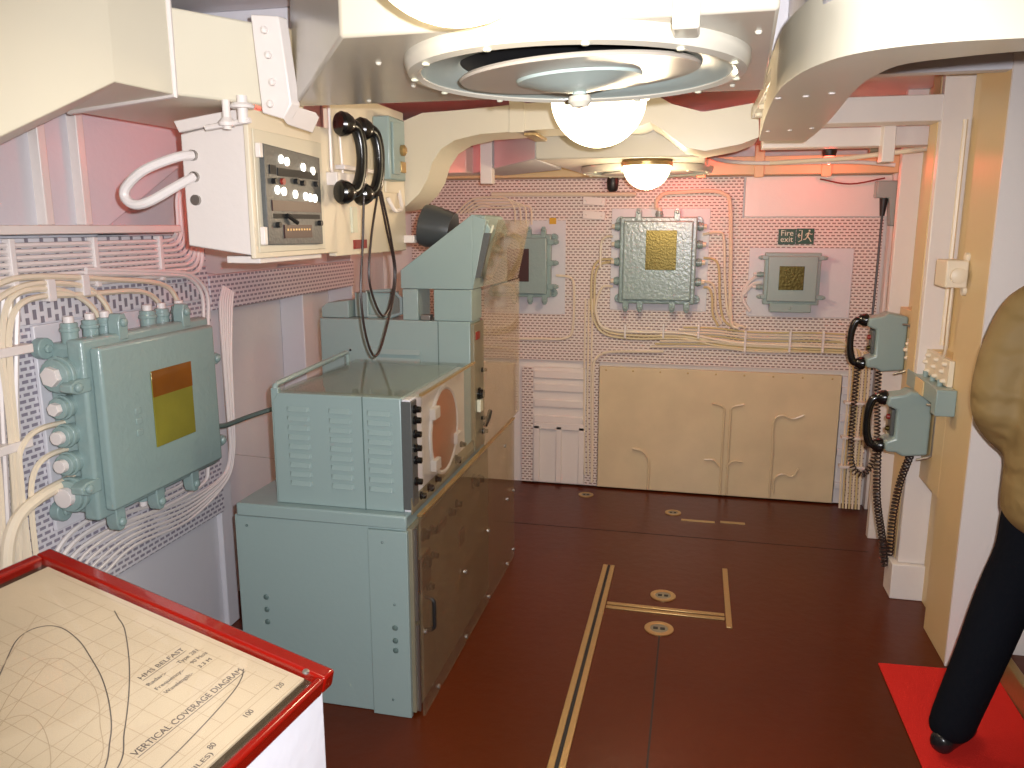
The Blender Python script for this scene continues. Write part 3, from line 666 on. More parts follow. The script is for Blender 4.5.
# ceiling lamps
def lamp(c, r, label, zt):
    t = thing('ceiling_lamp', label, 'lamp', c, 'opal bowl ceiling lamps')
    MB().lathe([(r*math.cos(a), -r*math.sin(a)) for a in [i*PI/2/12 for i in range(12)]]+[(.001, -r)], c, n=40, cap=False).build('bowl', 'lampglow', t)
    MB().lathe([(r*1.0, -.004), (r*1.06, -.004), (r*1.08, .01), (r*1.0, .025), (r*.6, zt-c[2])], c, n=40, cap=False).build('rim', 'brass', t)
lamp((-.300, 2.46, 1.965), .140, 'lit opal bowl lamp just behind the big round diffuser', 2.22)
lamp((-.223, 3.56, 1.850), .102, 'lit opal bowl lamp under the far duct', 1.868)
lamp((-.325, 1.09, 2.000), .140, 'lit opal bowl lamp nearest the viewer at the top edge', 2.22)
lamp((-.10, -.6, 2.01), .14, 'added lit opal bowl lamp, unseen behind the viewer', 2.22)  # unseen extra lamp, added for light near the camera
def redlamp(c, label):
    t = thing('red_lamp', label, 'lamp', c)
    MB().lathe([(.03, .0), (.034, .02), (.034, .05), (.02, .06)], c, n=20).build('holder', 'rubber', t)
    MB().ball((c[0], c[1], c[2]-.012), .028, 14).build('bulb', 'lampred', t)
redlamp((-.06, 4.50, 1.925), 'small red lamp behind the far duct near the back wall')
redlamp((.62, 4.36, 1.935), 'small red lamp high in the right rear corner')
redlamp((-1.36, 3.95, 1.91), 'small red lamp high up behind the console')
redlamp((-1.42, 2.46, 1.91), 'small red lamp behind the alarm cabinet')
t = thing('black_lamp_holder', 'small black holder hanging left of the far lamp', 'lamp holder', tuple(ony(613, 195, 4.55)))
c = ony(613, 176, 4.55); MB().lathe([(.028, 0), (.033, -.03), (.03, -.07), (.018, -.085)], tuple(c), n=16).build('holder', 'rubber', t)
MB().cyl(tuple(c), (c.x, c.y, 1.97), .006, 8).build('stem', 'rubber', t)

# ceiling pipes right
cable([tuple(ony(770, 163, 4.3)), tuple(ony(850, 158, 4.1)), tuple(ony(932, 148, 3.8))], .011, 'cable', 'long straight pipe under the beams at the upper right', None, name='pipe', n=10, sm=False)
cable([tuple(ony(702, 152, 4.4)), tuple(ony(720, 160, 4.35)), tuple(ony(760, 163, 4.3)), tuple(ony(850, 162, 4.3)), tuple(ony(895, 165, 4.3))], .010, 'cablew', 'bent white pipe beneath the curved duct', None, name='pipe', n=10)
cable([tuple(ony(820, 179, 4.7)), tuple(ony(850, 184, 4.7)), tuple(ony(885, 178, 4.7))], .004, 'redlabel', 'thin red wire hanging below the beam of the back wall', None, name='wire')
t = thing('grab_fitting', 'small grey cylinder on the pipe at the upper right', 'fitting', tuple(ony(880, 152, 4.1)))
c = ony(880, 150, 4.1); MB().cyl((c.x-.045, c.y, c.z), (c.x+.045, c.y, c.z), .02, 14).build('body', 'cabfront', t, bevel=.003)
mb = MB().box(.16, .195, 2.0, 2.9, 1.95, 1.985); 
for k in range(5): mb.lathe([(.018, 0), (.016, -.012), (.004, -.016)], (.178, 2.05+k*.18, 1.95), n=10)
tag(mb.build('bolted_angle_bar', 'duct', bevel=.002), 'bolted angle bar beside the curved duct', 'bar')
#@@CONSOLE
# ================================================================== CONSOLE
CF = -.84   # front face X
t = thing('radar_console', 'grey-green radar console cabinet with louvred display unit on top', 'console', (-1.15, 2.9, 0))
MB().box(-1.465, CF-.02, 2.26, 3.22, .0, .655).build('lower_cabinet', 'teal', t, bevel=.004)
MB().box(-1.45, CF-.015, 2.25, 3.22, .655, .70).build('cabinet_top', 'teal', t, bevel=.006)
MB().box(-.985, CF-.012, 2.245, 2.262, .0, .65).build('corner_plate', 'teal', t, bevel=.002)
fp = MB().box(CF-.02, CF, 2.262, 3.22, .01, .655).build('front_panel', 'cabfront', t, bevel=.003)
def knob(parent, x, y, z, r, m='black', ax=(1, 0, 0), l=.022, name='knob'):
    return MB().lathe([(r, 0), (r, l*.3), (r*.75, l*.4), (r*.7, l), (r*.3, l*1.05)], (x, y, z), ax, 14).build(name, m, parent)
for y, z, r in ((2.36, .60, .022), (2.44, .585, .018), (2.37, .50, .024), (2.45, .49, .014), (2.40, .40, .016), (2.98, .585, .03), (3.06, .57, .02), (2.66, .57, .016), (2.74, .575, .016)): knob(fp, CF, y, z, r)
for y, z, w_, h_ in ((2.37, .47, .11, .12), (2.80, .42, .07, .06), (2.56, .56, .10, .03)): MB().box(CF, CF+.004, y-w_/2, y+w_/2, z-h_/2, z+h_/2).build('nameplate', 'redplate', fp)
for y, z in ((2.36, .32),): MB().tube(fillet([(CF, y, z+.06), (CF+.035, y, z+.055), (CF+.035, y, z-.055), (CF, y, z-.06)], .02), .007).build('handle', 'rubber', fp)
for z0, z1 in ((.01, .32), (.335, .65)): MB().box(CF, CF+.010, 2.275, 2.285, z0, z1).build('edge_strip', 'steel', fp)
mb = MB()
for z in (.30, .345, .39): mb.ball((-1.365, 2.258, z-.02), .010, 10, (1, .5, 1))
for z in (.22, .255, .30): mb.ball((-.90, 2.243, z+.02), .010, 10, (1, .5, 1))
for x, z in ((-1.42, .62), (-.935, .61), (-.90, .40), (-.915, .06), (-1.43, .05)): mb.ball((x, 2.246 if x > -1 else 2.259, z), .005, 8)
mb.build('rivets', 'tealdark', t)
# display unit
X0, X1, Y0, Y1, Z0, Z1 = -1.315, -.875, 2.285, 2.89, .70, 1.072
du = MB().prism([(X0, Z0), (X1, Z0), (X1, Z1), (X0+.02, Z1), (X0, Z1-.03)], 'y', Y0, Y1).build('display_unit', 'teal', t, bevel=.004)
MB().box(X1, X1+.028, Y0+.005, Y1, Z0, Z1-.004).build('display_fascia', 'greywhite', t, bevel=.003)
for k, (x0, x1) in enumerate(((-1.265, -1.185), (-1.12, -1.04), (-.99, -.905))):
    mb = MB()
    for i in range(9):
        z = .765+i*.031
        mb.hexa([(x0, Y0+.001, z), (x1, Y0+.001, z), (x1-.006, Y0-.011, z+.001), (x0+.006, Y0-.011, z+.001)], [(x0, Y0+.001, z+.016), (x1, Y0+.001, z+.016), (x1-.006, Y0-.002, z+.015), (x0+.006, Y0-.002, z+.015)])
    mb.build('louvres', 'teal', du, bevel=.001)
MB().box(-1.005, -1.002, Y0-.002, Y0+.001, Z0, Z1).build('panel_seam', 'tealdark', du)
# round screen with bezel
sc = (X1+.028, 2.62, .892)
MB().lathe([(.158, 0), (.158, .008), (.150, .010), (.142, .004)], sc, (1, 0, 0), 48, cap=False).build('screen_bezel', 'greywhite', t)
MB().lathe([(.143, .0), (.143, .006), (.09, .010), (.04, .012), (.001, .0125)], sc, (1, 0, 0), 48, cap=False).build('screen', 'amber', t)
for y, z in ((2.50, .98), (2.50, .80), (2.75, .83)): MB().box(sc[0], sc[0]+.022, y-.028, y+.028, z-.02, z+.02).build('clamp_block', 'greywhite', t, bevel=.003)
mb = MB().box(X1+.0, X1+.034, Y0-.002, Y0+.05, Z0+.01, Z1-.01); mb.build('knob_strip', 'panelgrey', t, bevel=.002)
for z in (.80, .87, .91, .955, 1.0, 1.035): knob(t, X1+.034, Y0+.024, z, .014)
for y, z, r in ((2.36, .735, .014), (2.44, .735, .016), (2.52, .74, .012), (2.76, .74, .018), (2.83, .78, .012)): knob(t, X1+.028, y, z, r)
mb = MB().prism([(CF, .70), (CF, .712), (X1+.03, .755), (X1+.03, .70)], 'y', 2.27, 3.0); mb.build('control_shelf', 'cabfront', t, bevel=.002)
for y in (2.36, 2.48, 2.62, 2.80): knob(t, CF-.02, y, .722, .013, ax=(.4, 0, 1), l=.02)
# rail on top at the left
mb = MB().tube(fillet([(X0+.005, 2.30, 1.03), (X0+.005, 2.30, 1.095), (X0+.005, 2.86, 1.115), (X0+.005, 2.86, 1.04)], .015), .009); mb.build('top_rail', 'teal', t)
MB().box(X0-.005, X0+.02, 2.288, 2.31, Z0, 1.085).build('rail_post', 'teal', t, bevel=.002)
# perspex covers
pn = thing('perspex_cover', 'clear perspex cover standing against the front of the console', 'screen', (CF+.03, 2.95, 0))
MB().box(CF+.022, CF+.030, 2.262, 3.60, .005, .70).build('lower_sheet', 'marked_refl_glass', pn)
mb = MB().box(CF+.018, CF+.034, 2.262, 3.60, .70, .706); mb.build('edge_trim', 'brass', pn)
mb = MB()
for y, z in ((2.4, .03), (2.75, .03), (3.1, .03), (3.45, .03), (2.75, .30), (3.1, .33), (3.45, .35), (2.28, .3), (3.58, .05), (3.58, .35), (3.4, .62)): mb.cyl((CF+.030, y, z), (CF+.036, y, z), .008, 8)
mb.build('fixing_screws', 'steel', pn)
pn = thing('perspex_cover', 'clear perspex box over the display unit of the console', 'screen', (X1, 2.6, Z0))
MB().box(X1+.068, X1+.073, Y0-.005, Y1, Z0+.06, Z1+.012).build('front_sheet', 'glass', pn)
MB().box(X0+.03, X1+.068, Y0-.005, Y1, Z1+.008, Z1+.012).build('top_sheet', 'glass', pn)
MB().box(X1+.062, X1+.073, Y0-.005, Y1, Z1+.0121, Z1+.019).build('edge_trim', 'brass', pn)
# tall cabinet
t = thing('equipment_cabinet', 'tall grey-green cabinet standing behind the louvred display', 'cabinet', (-1.16, 3.3, .70))
mb = MB().box(-1.49, CF-.012, 3.0, 3.15, .702, 1.228); mb.build('body', 'teal', t, bevel=.004)
MB().box(CF-.012, CF+.004, 3.0, 3.15, .702, 1.22).build('front_panel', 'cabfront', t, bevel=.002)
mb = MB()
for i in range(3):
    z = 1.02+i*.035; mb.hexa([(-1.26, 3.0, z), (-1.06, 3.0, z), (-1.06, 2.99, z), (-1.26, 2.99, z)], [(-1.26, 3.0, z+.018), (-1.06, 3.0, z+.018), (-1.06, 2.998, z+.018), (-1.26, 2.998, z+.018)])
mb.build('louvres', 'teal', t)
MB().box(-.985, -.982, 2.998, 3.0, .705, 1.228).build('panel_seam', 'tealdark', t)
MB().ball((-1.36, 2.999, 1.10), .005, 8).build('screw', 'dark', t)
for y, z, r in ((3.06, .93, .026), (3.11, 1.02, .010), (3.12, .76, .012)): knob(t, CF+.004, y, z, r)
mb = MB().tube([(CF, 3.10, .82), (CF+.03, 3.10, .82)], .008); mb.tube([(CF+.03, 3.06, .80), (CF+.034, 3.10, .82), (CF+.03, 3.14, .84)], .010); mb.build('lever', 'black', t)
MB().box(CF+.004, CF+.008, 3.02, 3.07, 1.155, 1.185).build('red_label', 'redlabel', t)
MB().box(CF+.004, CF+.02, 3.03, 3.07, .86, .91).build('switch_block', 'signwhite', t, bevel=.002)
# open riser frame
t = thing('display_stand', 'grey-green riser blocks carrying the slanted display', 'stand', (-1.1, 3.3, 1.228))
MB().box(-1.0, CF-.005, 3.0, 3.15, 1.229, 1.352).build('right_block', 'teal', t, bevel=.003)
MB().box(-1.13, -1.065, 3.0, 3.15, 1.229, 1.352).build('centre_post', 'teal', t, bevel=.003)
MB().box(-1.06, -1.02, 3.01, 3.05, 1.229, 1.25).build('foot', 'steel', t, bevel=.002)
MB().tube([(-1.30, 3.05, 1.235), (-1.30, 3.05, 1.335), (-1.19, 3.05, 1.342), (-1.155, 3.05, 1.31), (-1.155, 3.05, 1.25), (-1.20, 3.05, 1.235), (-1.30, 3.05, 1.235)], .008).build('cable_loop_frame', 'teal', t)
MB().prism([(-1.49, 1.229), (-1.37, 1.229), (-1.37, 1.30), (-1.46, 1.29), (-1.49, 1.27)], 'y', 3.02, 3.14).build('left_block', 'teal', t, bevel=.003)
MB().box(-1.36, -1.20, 3.06, 3.15, 1.229, 1.33).build('rear_block', 'teal', t, bevel=.003)
# slanted display
t = thing('slanted_display', 'grey-green wedge shaped display head with a dark cylinder behind it', 'display', (-1.0, 3.3, 1.354))
prof = [(-1.135, 1.354), (CF+.0, 1.354), (CF+.0, 1.375), (-.775, 1.585), (-.80, 1.635), (-.835, 1.640), (-1.135, 1.425)]
MB().prism([(-1.135, 1.354), (CF, 1.354), (CF, 1.640), (-1.135, 1.425)], 'y', 3.0, 3.025).build('side_plate', 'teal', t, bevel=.002)
MB().prism(prof, 'y', 3.025, 3.32).build('hood', 'teal', t, bevel=.004)
MB().prism([(CF, 1.354), (CF, 1.640), (CF+.055, 1.62)], 'y', 3.0, 3.06).build('front_cheek', 'teal', t, bevel=.002)
ax = Vector((1, 0, -.30)).normalized()
ct = Vector((-.812, 3.17, 1.48))
MB().lathe([(.10, .0), (.10, .022), (.085, .026), (.080, .012), (.04, .018), (.001, .02)], tuple(ct), tuple(ax), 36, cap=False).build('round_screen', 'cabfront', t)
MB().lathe([(.03, 0), (.072, -.0), (.076, -.02), (.086, -.10), (.082, -.125), (.07, -.13), (.01, -.13)], (-.96, 3.14, 1.575), (.95, 0, -.2), 28).build('rear_cylinder', 'darkgrey', t)
MB().prism([(CF+.003, 1.40), (CF+.03, 1.40), (CF+.072, 1.57), (CF+.045, 1.57)], 'y', 3.003, 3.022).build('dark_slot', 'panelgrey', t)
MB().tube([(CF+.012, 3.03, 1.40), (CF+.075, 3.03, 1.60)], .005).build('edge_rod', 'signwhite', t)
pn = thing('perspex_cover', 'clear scuffed perspex box with painted reflection tint over the slanted display and tall cabinet', 'screen', (-.74, 3.35, .72))
MB().hexa([(CF+.03, 3.03, 1.36), (CF+.03, 3.66, 1.36), (CF+.034, 3.66, 1.36), (CF+.034, 3.03, 1.36)], [(-.745, 3.03, 1.62), (-.745, 3.62, 1.62), (-.741, 3.62, 1.62), (-.741, 3.03, 1.62)]).build('upper_sheet', 'upglass', pn)
MB().box(CF+.030, CF+.036, 3.03, 3.68, .72, 1.355).build('lower_sheet', 'upglass', pn)

# ================================================================== ALARM CABINET AND TELEPHONES
AX = -1.15
t = thing('alarm_cabinet', 'white box with cream front and dark indicator panel hanging under the duct', 'cabinet', (AX-.1, 2.15, 1.52))
MB().prism([(AX-.19, 1.545), (AX, 1.520), (AX, 1.868), (AX-.19, 1.835)], 'y', 1.945, 2.42).build('housing', 'white', t, bevel=.004)
MB().prism([(AX-.19, 1.838), (AX, 1.868), (AX, 1.895), (AX-.205, 1.868)], 'y', 1.94, 2.42).build('lid', 'white', t, bevel=.003)
MB().box(AX, AX+.014, 1.935, 2.44, 1.512, 1.895).build('front_plate', 'board', t, bevel=.003)
MB().box(AX+.014, AX+.018, 1.952, 2.345, 1.527, 1.845).build('panel_frame', 'cream', t, bevel=.002)
Tp = frame((AX+.018, 1.975, 1.548), (0, 1, 0), (0, 0, 1), (1, 0, 0))
PW, PHt = .325, .262
ip = MB(Tp).prism([(0, 0), (PW, -.005), (PW, PHt-.012), (0, PHt)], 'z', 0, .014).build('indicator_panel', 'panelgrey', t, bevel=.002)
ly = lambda v: PHt*(1-v)
for u_, v_ in ((.27,.13),(.37,.145),(.66,.18),(.84,.205),(.18,.445),(.29,.455),(.49,.475),(.68,.49),(.77,.50),(.86,.505)):
    MB(Tp).lathe([(.0115, 0), (.0115, .004), (.006, .006), (.0005, .0065)], (u_*PW, ly(v_), .014), (0, 0, 1), 18).build('indicator_lens', 'lens', ip)
def pp(u0, v0, u1, v1, m, nm, z=.017): return MB(Tp).box(u0*PW, u1*PW, ly(v1), ly(v0), .013, z).build(nm, m, ip)
pp(.07, .20, .17, .29, 'dark', 'name_strip'); pp(.2, .22, .93, .30, 'dark', 'name_strip'); pp(.08, .55, .96, .66, 'redplate', 'name_strip'); pp(.26, .80, .76, .94, 'redplate', 'name_strip', .018); pp(.10, .685, .95, .735, 'dark', 'name_strip', .015)
mb = MB(Tp)
for i in range(9): mb.box((.30+i*.05)*PW, (.325+i*.05)*PW, ly(.86), ly(.84), .018, .0185)
mb.build('engraving', 'brass', ip)
for u_, v_ in ((.12, .36), (.5, .34), (.62, .35), (.88, .345), (.15, .80), (.92, .78)): MB(Tp).cyl((u_*PW, ly(v_), .014), (u_*PW, ly(v_), .026), .008, 10).build('switch', 'rubber', ip)
MB(Tp).tube([(.30*PW, ly(.70), .02), (.42*PW, ly(.78), .03)], .006).build('switch_lever', 'rubber', ip)
MB(Tp).cyl((.27*PW, ly(.355), .014), (.27*PW, ly(.355), .022), .009, 12).build('red_button', 'redlabel', ip)
for v0, v1 in ((0, .14), (.82, 1.0)): MB(Tp).box(-.018, -.002, ly(v1), ly(v0), .0, .014).build('hinge', 'white', ip, bevel=.002)
for z in (1.78, 1.725, 1.665):
    MB().cyl((AX-.155, 1.95, z), (AX-.155, 1.936, z), .014, 14).build('cable_socket', 'steel', t)
MB().box(AX-.10, AX, 1.98, 2.35, 1.498, 1.517).build('bottom_tray', 'white', t, bevel=.002)
cable([(AX-.155, 1.94, 1.78), (AX-.175, 1.90, 1.772), (AX-.24, 1.86, 1.74), (AX-.29, 1.85, 1.70), (AX-.30, 1.85, 1.672), (AX-.275, 1.85, 1.652), (AX-.235, 1.86, 1.66), (AX-.18, 1.90, 1.70), (AX-.155, 1.94, 1.725)], .0125, 'cablew', 'fat white cable looping out of the side of the alarm cabinet', None, n=10)

t = thing('telephone_board', 'cream mounting board beside the alarm cabinet carrying two handsets', 'board', (AX, 2.8, 1.50))
MB().box(AX-.02, AX+.006, 2.443, 3.10, 1.50, 2.03).build('sheet', 'board', t, bevel=.003)
mb = MB().tube(fillet([(AX+.02, 2.405, 2.0), (AX+.02, 2.405, 1.76), (AX+.02, 2.50, 1.75)], .02), .005); mb.tube([(AX+.015, 2.48, 1.95), (AX+.015, 2.50, 1.76)], .004); mb.build('wire_guard', 'white', t)
MB().box(AX+.006, AX+.05, 2.38, 2.60, 1.722, 1.762).build('cradle_bar', 'white', t, bevel=.003)
MB().box(AX+.006, AX+.04, 2.46, 2.72, 1.775, 1.79).build('cradle_bar', 'white', t, bevel=.003)
MB().box(AX+.006, AX+.014, 2.565, 2.605, 1.575, 1.66).build('label_holder', 'signwhite', t)
MB().box(AX+.006, AX+.014, 2.58, 2.68, 1.52, 1.55).build('red_label', 'redlabel', t)
MB().tube(fillet([(AX+.01, 3.02, 1.73), (AX+.03, 3.0, 1.66), (AX+.03, 2.92, 1.65), (AX+.01, 2.90, 1.70)], .02), .008).build('hook', 'white', t)
MB().box(AX+.006, AX+.05, 3.07, 3.13, 1.53, 1.56).build('side_bracket', 'white', t, bevel=.002)
MB().box(AX+.006, AX+.014, 2.88, 3.02, 1.72, 1.83).build('side_plate', 'board', t, bevel=.002)
t = thing('switch_box', 'small grey-green box behind the two black handsets', 'switch box', (AX+.05, 2.86, 1.78))
MB().box(AX+.007, AX+.07, 2.78, 2.94, 1.76, 1.98).build('body', 'teal', t, bevel=.006)
MB().box(AX+.07, AX+.078, 2.80, 2.86, 1.78, 1.96).build('cover_strip', 'teal', t, bevel=.002)
MB().lathe([(.02, 0), (.02, .012), (.012, .018)], (AX+.07, 2.90, 1.87), (1, 0, 0), 14).build('knob', 'brass', t)
MB().box(AX+.06, AX+.076, 2.885, 2.93, 1.79, 1.83).build('brass_tab', 'brass', t, bevel=.002)

def coil(path, R, pitch, r, n=5, spt=10):
    P = smooth(path, 12); L = [0]
    for i in range(1, len(P)): L.append(L[-1]+(P[i]-P[i-1]).length)
    tot = L[-1]; N = int(tot/pitch*spt); out = []; u = None; j = 0
    for i in range(N+1):
        d = tot*i/N
        while j < len(L)-2 and L[j+1] < d: j += 1
        f = (d-L[j])/max(1e-9, L[j+1]-L[j]); p = P[j].lerp(P[j+1], f); T = (P[j+1]-P[j]).normalized()
        u = T.orthogonal().normalized() if u is None else (u-T*u.dot(T)).normalized(); w = T.cross(u)
        a = 2*PI*i/spt; out.append(p+(u*math.cos(a)+w*math.sin(a))*R)
    return MB().tube(out, r, n)
def handset(t_, top_, bot, out_, side, m='black', k=1.0, cups=True):
    """ear cup at top, mouth cup at bottom, grip bowed towards out_ ; cups face -out_"""
    a = Vector(top_); b = Vector(bot); o = Vector(out_).normalized(); d = (b-a)
    g = smooth([a+o*.012*k, a+d*.05+o*.036*k, a+d*.25+o*.050*k, a+d*.5+o*.054*k, a+d*.75+o*.050*k, a+d*.95+o*.036*k, b+o*.012*k], 6)
    n = len(g); rr = [(.020 if i in (0, n-1) else .0155+.004*abs(2*i/(n-1)-1))*k for i in range(n)]
    h = MB().tube(g, rr, 12).build('grip', m, t_)
    for c, q in ((a, 'earpiece'), (b, 'mouthpiece')):
        MB().lathe([(.012*k, .03*k), (.024*k, .018*k), (.031*k, .004*k), (.033*k, -.012*k), (.028*k, -.02*k), (.018*k, -.022*k)], tuple(c), tuple(o), 24).build(q, m, t_)
HO = Vector((.9, .35, 0))
for i, (y, lab) in enumerate(((2.40, 'left'), (2.545, 'right'))):
    t = thing('telephone_handset', 'black handset hanging on the cream board, %s of the two' % ('nearer the indicator panel' if i == 0 else 'farther from the indicator panel'), 'telephone handset', (AX+.08, y, 1.70), 'black handsets on the cream board')
    x = AX+.085
    handset(t, (x-.01, y-.005, 1.905), (x-.01, y-.02, 1.700), (.55, .83, 0), None, k=1.15)
    for j in range(2):
        dy = .012+j*.03
        if i == 0: path = [(x+.02, y+.03+dy*.3, 1.69), (x+.02, y-.0+dy, 1.55), (x+.02, y-.03+dy, 1.38), (x+.02, y+.0+dy, 1.24), (x+.02, y+.07+dy, 1.165+j*.12), (x+.02, y+.18-dy, 1.22+j*.1), (x+.02, y+.29, 1.40), (x+.02, y+.26, 1.55), (x+.02, y+.17+dy, 1.71)]
        else: path = None
        if path and j == 0: MB().tube(smooth([Vector(q)+Vector((0, .02, 0)) for q in path], 8), .0042, 8).build('cord', 'brownrub', t)
        if i == 1 and j == 0: MB().tube(smooth([(x+.015, y+.03, 1.69), (x+.015, y-.03, 1.56), (x+.015, y-.06, 1.43), (x+.015, y-.01, 1.335), (x+.015, y+.06, 1.29), (x+.015, y+.13, 1.335), (x+.015, y+.17, 1.45), (x+.015, y+.11, 1.58), (x+.015, y+.05, 1.71)], 8), .0042, 8).build('cord', 'brownrub', t)

# ================================================================== RIGHT WALL EQUIPMENT
def sound_phone(name, label, y, z, hang):
    """square-cornered telephone body standing off the right wall with the handset at its outer end"""
    t = thing(name, label, 'telephone', (RX-.1, y, z-.13))
    pr = [(RX-.005, z-.125), (RX-.10, z-.135), (RX-.125, z-.12), (RX-.165, z-.118), (RX-.17, z-.075), (RX-.135, z-.06), (RX-.135, z+.06), (RX-.175, z+.075), (RX-.17, z+.115), (RX-.11, z+.125), (RX-.09, z+.14), (RX-.005, z+.125)]
    MB().prism(pr, 'y', y-.055, y+.055).build('body', 'teal', t, bevel=.010, seg=3)
    MB().box(RX-.15, RX-.134, y-.03, y+.03, z-.055, z+.055).build('dial_plate', 'panelgrey', t, bevel=.003)
    for zz in (-.03, .02): MB().lathe([(.012, 0), (.010, .012), (.004, .014)], (RX-.15, y, z+zz), (-1, 0, 0), 12).build('button', 'redlabel' if zz > 0 else 'gilt', t)
    MB().tube(fillet([(RX-.03, y-.062, z+.09), (RX-.0, y-.09, z+.09), (RX-.0, y-.09, z-.12), (RX-.05, y-.07, z-.14)], .02), .0055).build('wire_guard', 'steel', t)
    h = thing('telephone_handset', label.replace('telephone body', 'black handset clipped to the telephone'), 'telephone handset', (RX-.20, y, z-.12))
    return t
def rphone(y, z, lab, hlab):
    t = sound_phone('wall_telephone', lab, y, z, None)
    h = [o for o in bpy.data.objects if o.name.startswith('telephone_handset') and o.parent is None][-1]
    for o in [o for o in bpy.data.objects if o.type == 'EMPTY' and o.name.startswith('telephone_handset')]:
        if o.location.y == y or abs(o.location.y-y) < 1e-4:
            h = o
    h['label'] = hlab
    handset(h, (RX-.185, y, z+.10), (RX-.185, y, z-.105), (-1, 0, 0), None, k=.95)
    return h
h1 = rphone(4.00, 1.065, 'grey-green wall telephone higher on the right wall, beside the terminal strip', 'black handset clipped to the higher wall telephone')
h2 = rphone(3.50, .80, 'grey-green wall telephone lower on the right wall, nearer the doorway', 'black handset clipped to the lower wall telephone')
coil([(RX-.195, 4.0, .955), (RX-.20, 3.98, .80), (RX-.205, 3.95, .60), (RX-.19, 3.95, .47), (RX-.14, 3.95, .43), (RX-.10, 3.95, .50), (RX-.09, 3.96, .62), (RX-.10, 3.98, .80), (RX-.10, 4.0, .93)], .0125, .017, .0034).build('coiled_cord', 'brownrub', h1)
coil([(RX-.185, 3.50, .69), (RX-.16, 3.54, .45), (RX-.11, 3.60, .25), (RX-.085, 3.62, .12), (RX-.07, 3.62, .16), (RX-.075, 3.60, .35), (RX-.07, 3.56, .52), (RX-.055, 3.50, .665)], .0135, .017, .0036).build('coiled_cord', 'brownrub', h2)
# wall pads that carry them
mb = MB().box(RX-.004, RX+.06, 3.9, 4.12, .92, 1.22); tag(mb.build('mounting_plate', 'buff', bevel=.002), 'buff plate behind the higher wall telephone', 'plate')
t = thing('terminal_strip', 'cream plate of round studs above the grey-green connector box', 'terminal strip', (RX-.01, 3.5, 1.02))
MB().box(RX-.02, RX-.001, 3.24, 3.88, 1.00, 1.10).build('plate', 'board', t, bevel=.002)
for i in range(6):
    for j in range(3):
        MB().lathe([(.009, 0), (.009, .010), (.005, .016), (.001, .017)], (RX-.02, 3.28+i*.11+.03*(j % 2), 1.018+j*.032), (-1, 0, 0), 10).build('stud', 'cable', t)
t = thing('connector_box', 'grey-green connector box with square buff label below the studs', 'connector box', (RX-.03, 3.4, .90))
MB().box(RX-.055, RX-.001, 3.20, 3.68, .925, .995).build('body', 'teal', t, bevel=.004)
MB().box(RX-.07, RX-.0, 3.18, 3.24, .90, 1.0).build('end_block', 'teal', t, bevel=.004)
MB().box(RX-.062, RX-.055, 3.40, 3.52, .93, .99).build('label_plate', 'buff', t, bevel=.002)
for i in range(4): MB().cyl((RX-.03, 3.30+i*.1, .995), (RX-.03, 3.30+i*.1, 1.018), .010, 8).build('gland', 'teal', t)
t = thing('light_switch', 'cream box switch mounted on the tan wall beside the bulkhead', 'switch', (RX-.05, 3.3, 1.36))
MB().box(RX-.075, RX-.001, 3.20, 3.34, 1.375, 1.475).build('body', 'cable', t, bevel=.006)
MB().lathe([(.028, 0), (.028, .015), (.018, .02)], (RX-.035, 3.20, 1.42), (0, -1, 0), 16).build('dial', 'cable', t)
for z in (1.485, 1.365): MB().lathe([(.018, 0), (.018, .012), (.008, .016)], (RX, 3.22, z), (-1, 0, 0), 12).build('fixing_ear', 'cable', t)
cable([(RX-.03, 3.27, 1.375), (RX-.03, 3.275, 1.25), (RX-.025, 3.29, 1.14), (RX-.02, 3.33, 1.09)], .005, 'cable', 'thin cream cable dropping from the cream box switch', None)
cable(fillet([(RX+.03, 3.535, 2.0), (RX+.03, 3.535, 1.2), (RX+.03, 3.535, 1.12)], .02), .009, 'cable', 'straight cream conduit up the edge of the white web frame', None, name='conduit', sm=False)
cable([(RX+.03, 4.50, 1.95), (RX+.03, 4.50, .9)], .010, 'white', 'straight white conduit in the right rear corner', None, name='conduit', sm=False)
t = thing('angle_socket', 'grey-green angled plug socket high in the right rear corner', 'socket', tuple(ony(888, 205, 4.68)))
a = ony(876, 181, 4.66); b = ony(897, 198, 4.66); c = ony(890, 226, 4.66)
MB().prism([(a.x, b.z), (a.x, a.z), (b.x, a.z), (b.x, c.z), (b.x-.03, c.z), (b.x-.045, b.z)], 'y', 4.62, 4.70).build('body', 'teal', t, bevel=.008)
p = ony(884, 198, 4.66); q = ony(882, 216, 4.66)
MB().tube([tuple(p), tuple(q)], [.022, .012], 14).build('plug', 'rubber', t)
cable([tuple(q), tuple(ony(878, 260, 4.64)), tuple(ony(872, 320, 4.62)), tuple(ony(870, 345, 4.60)), tuple(ony(872, 370, 4.60))], .006, 'brownrub', 'straight black cord hanging from the angled plug socket', None, name='cord')

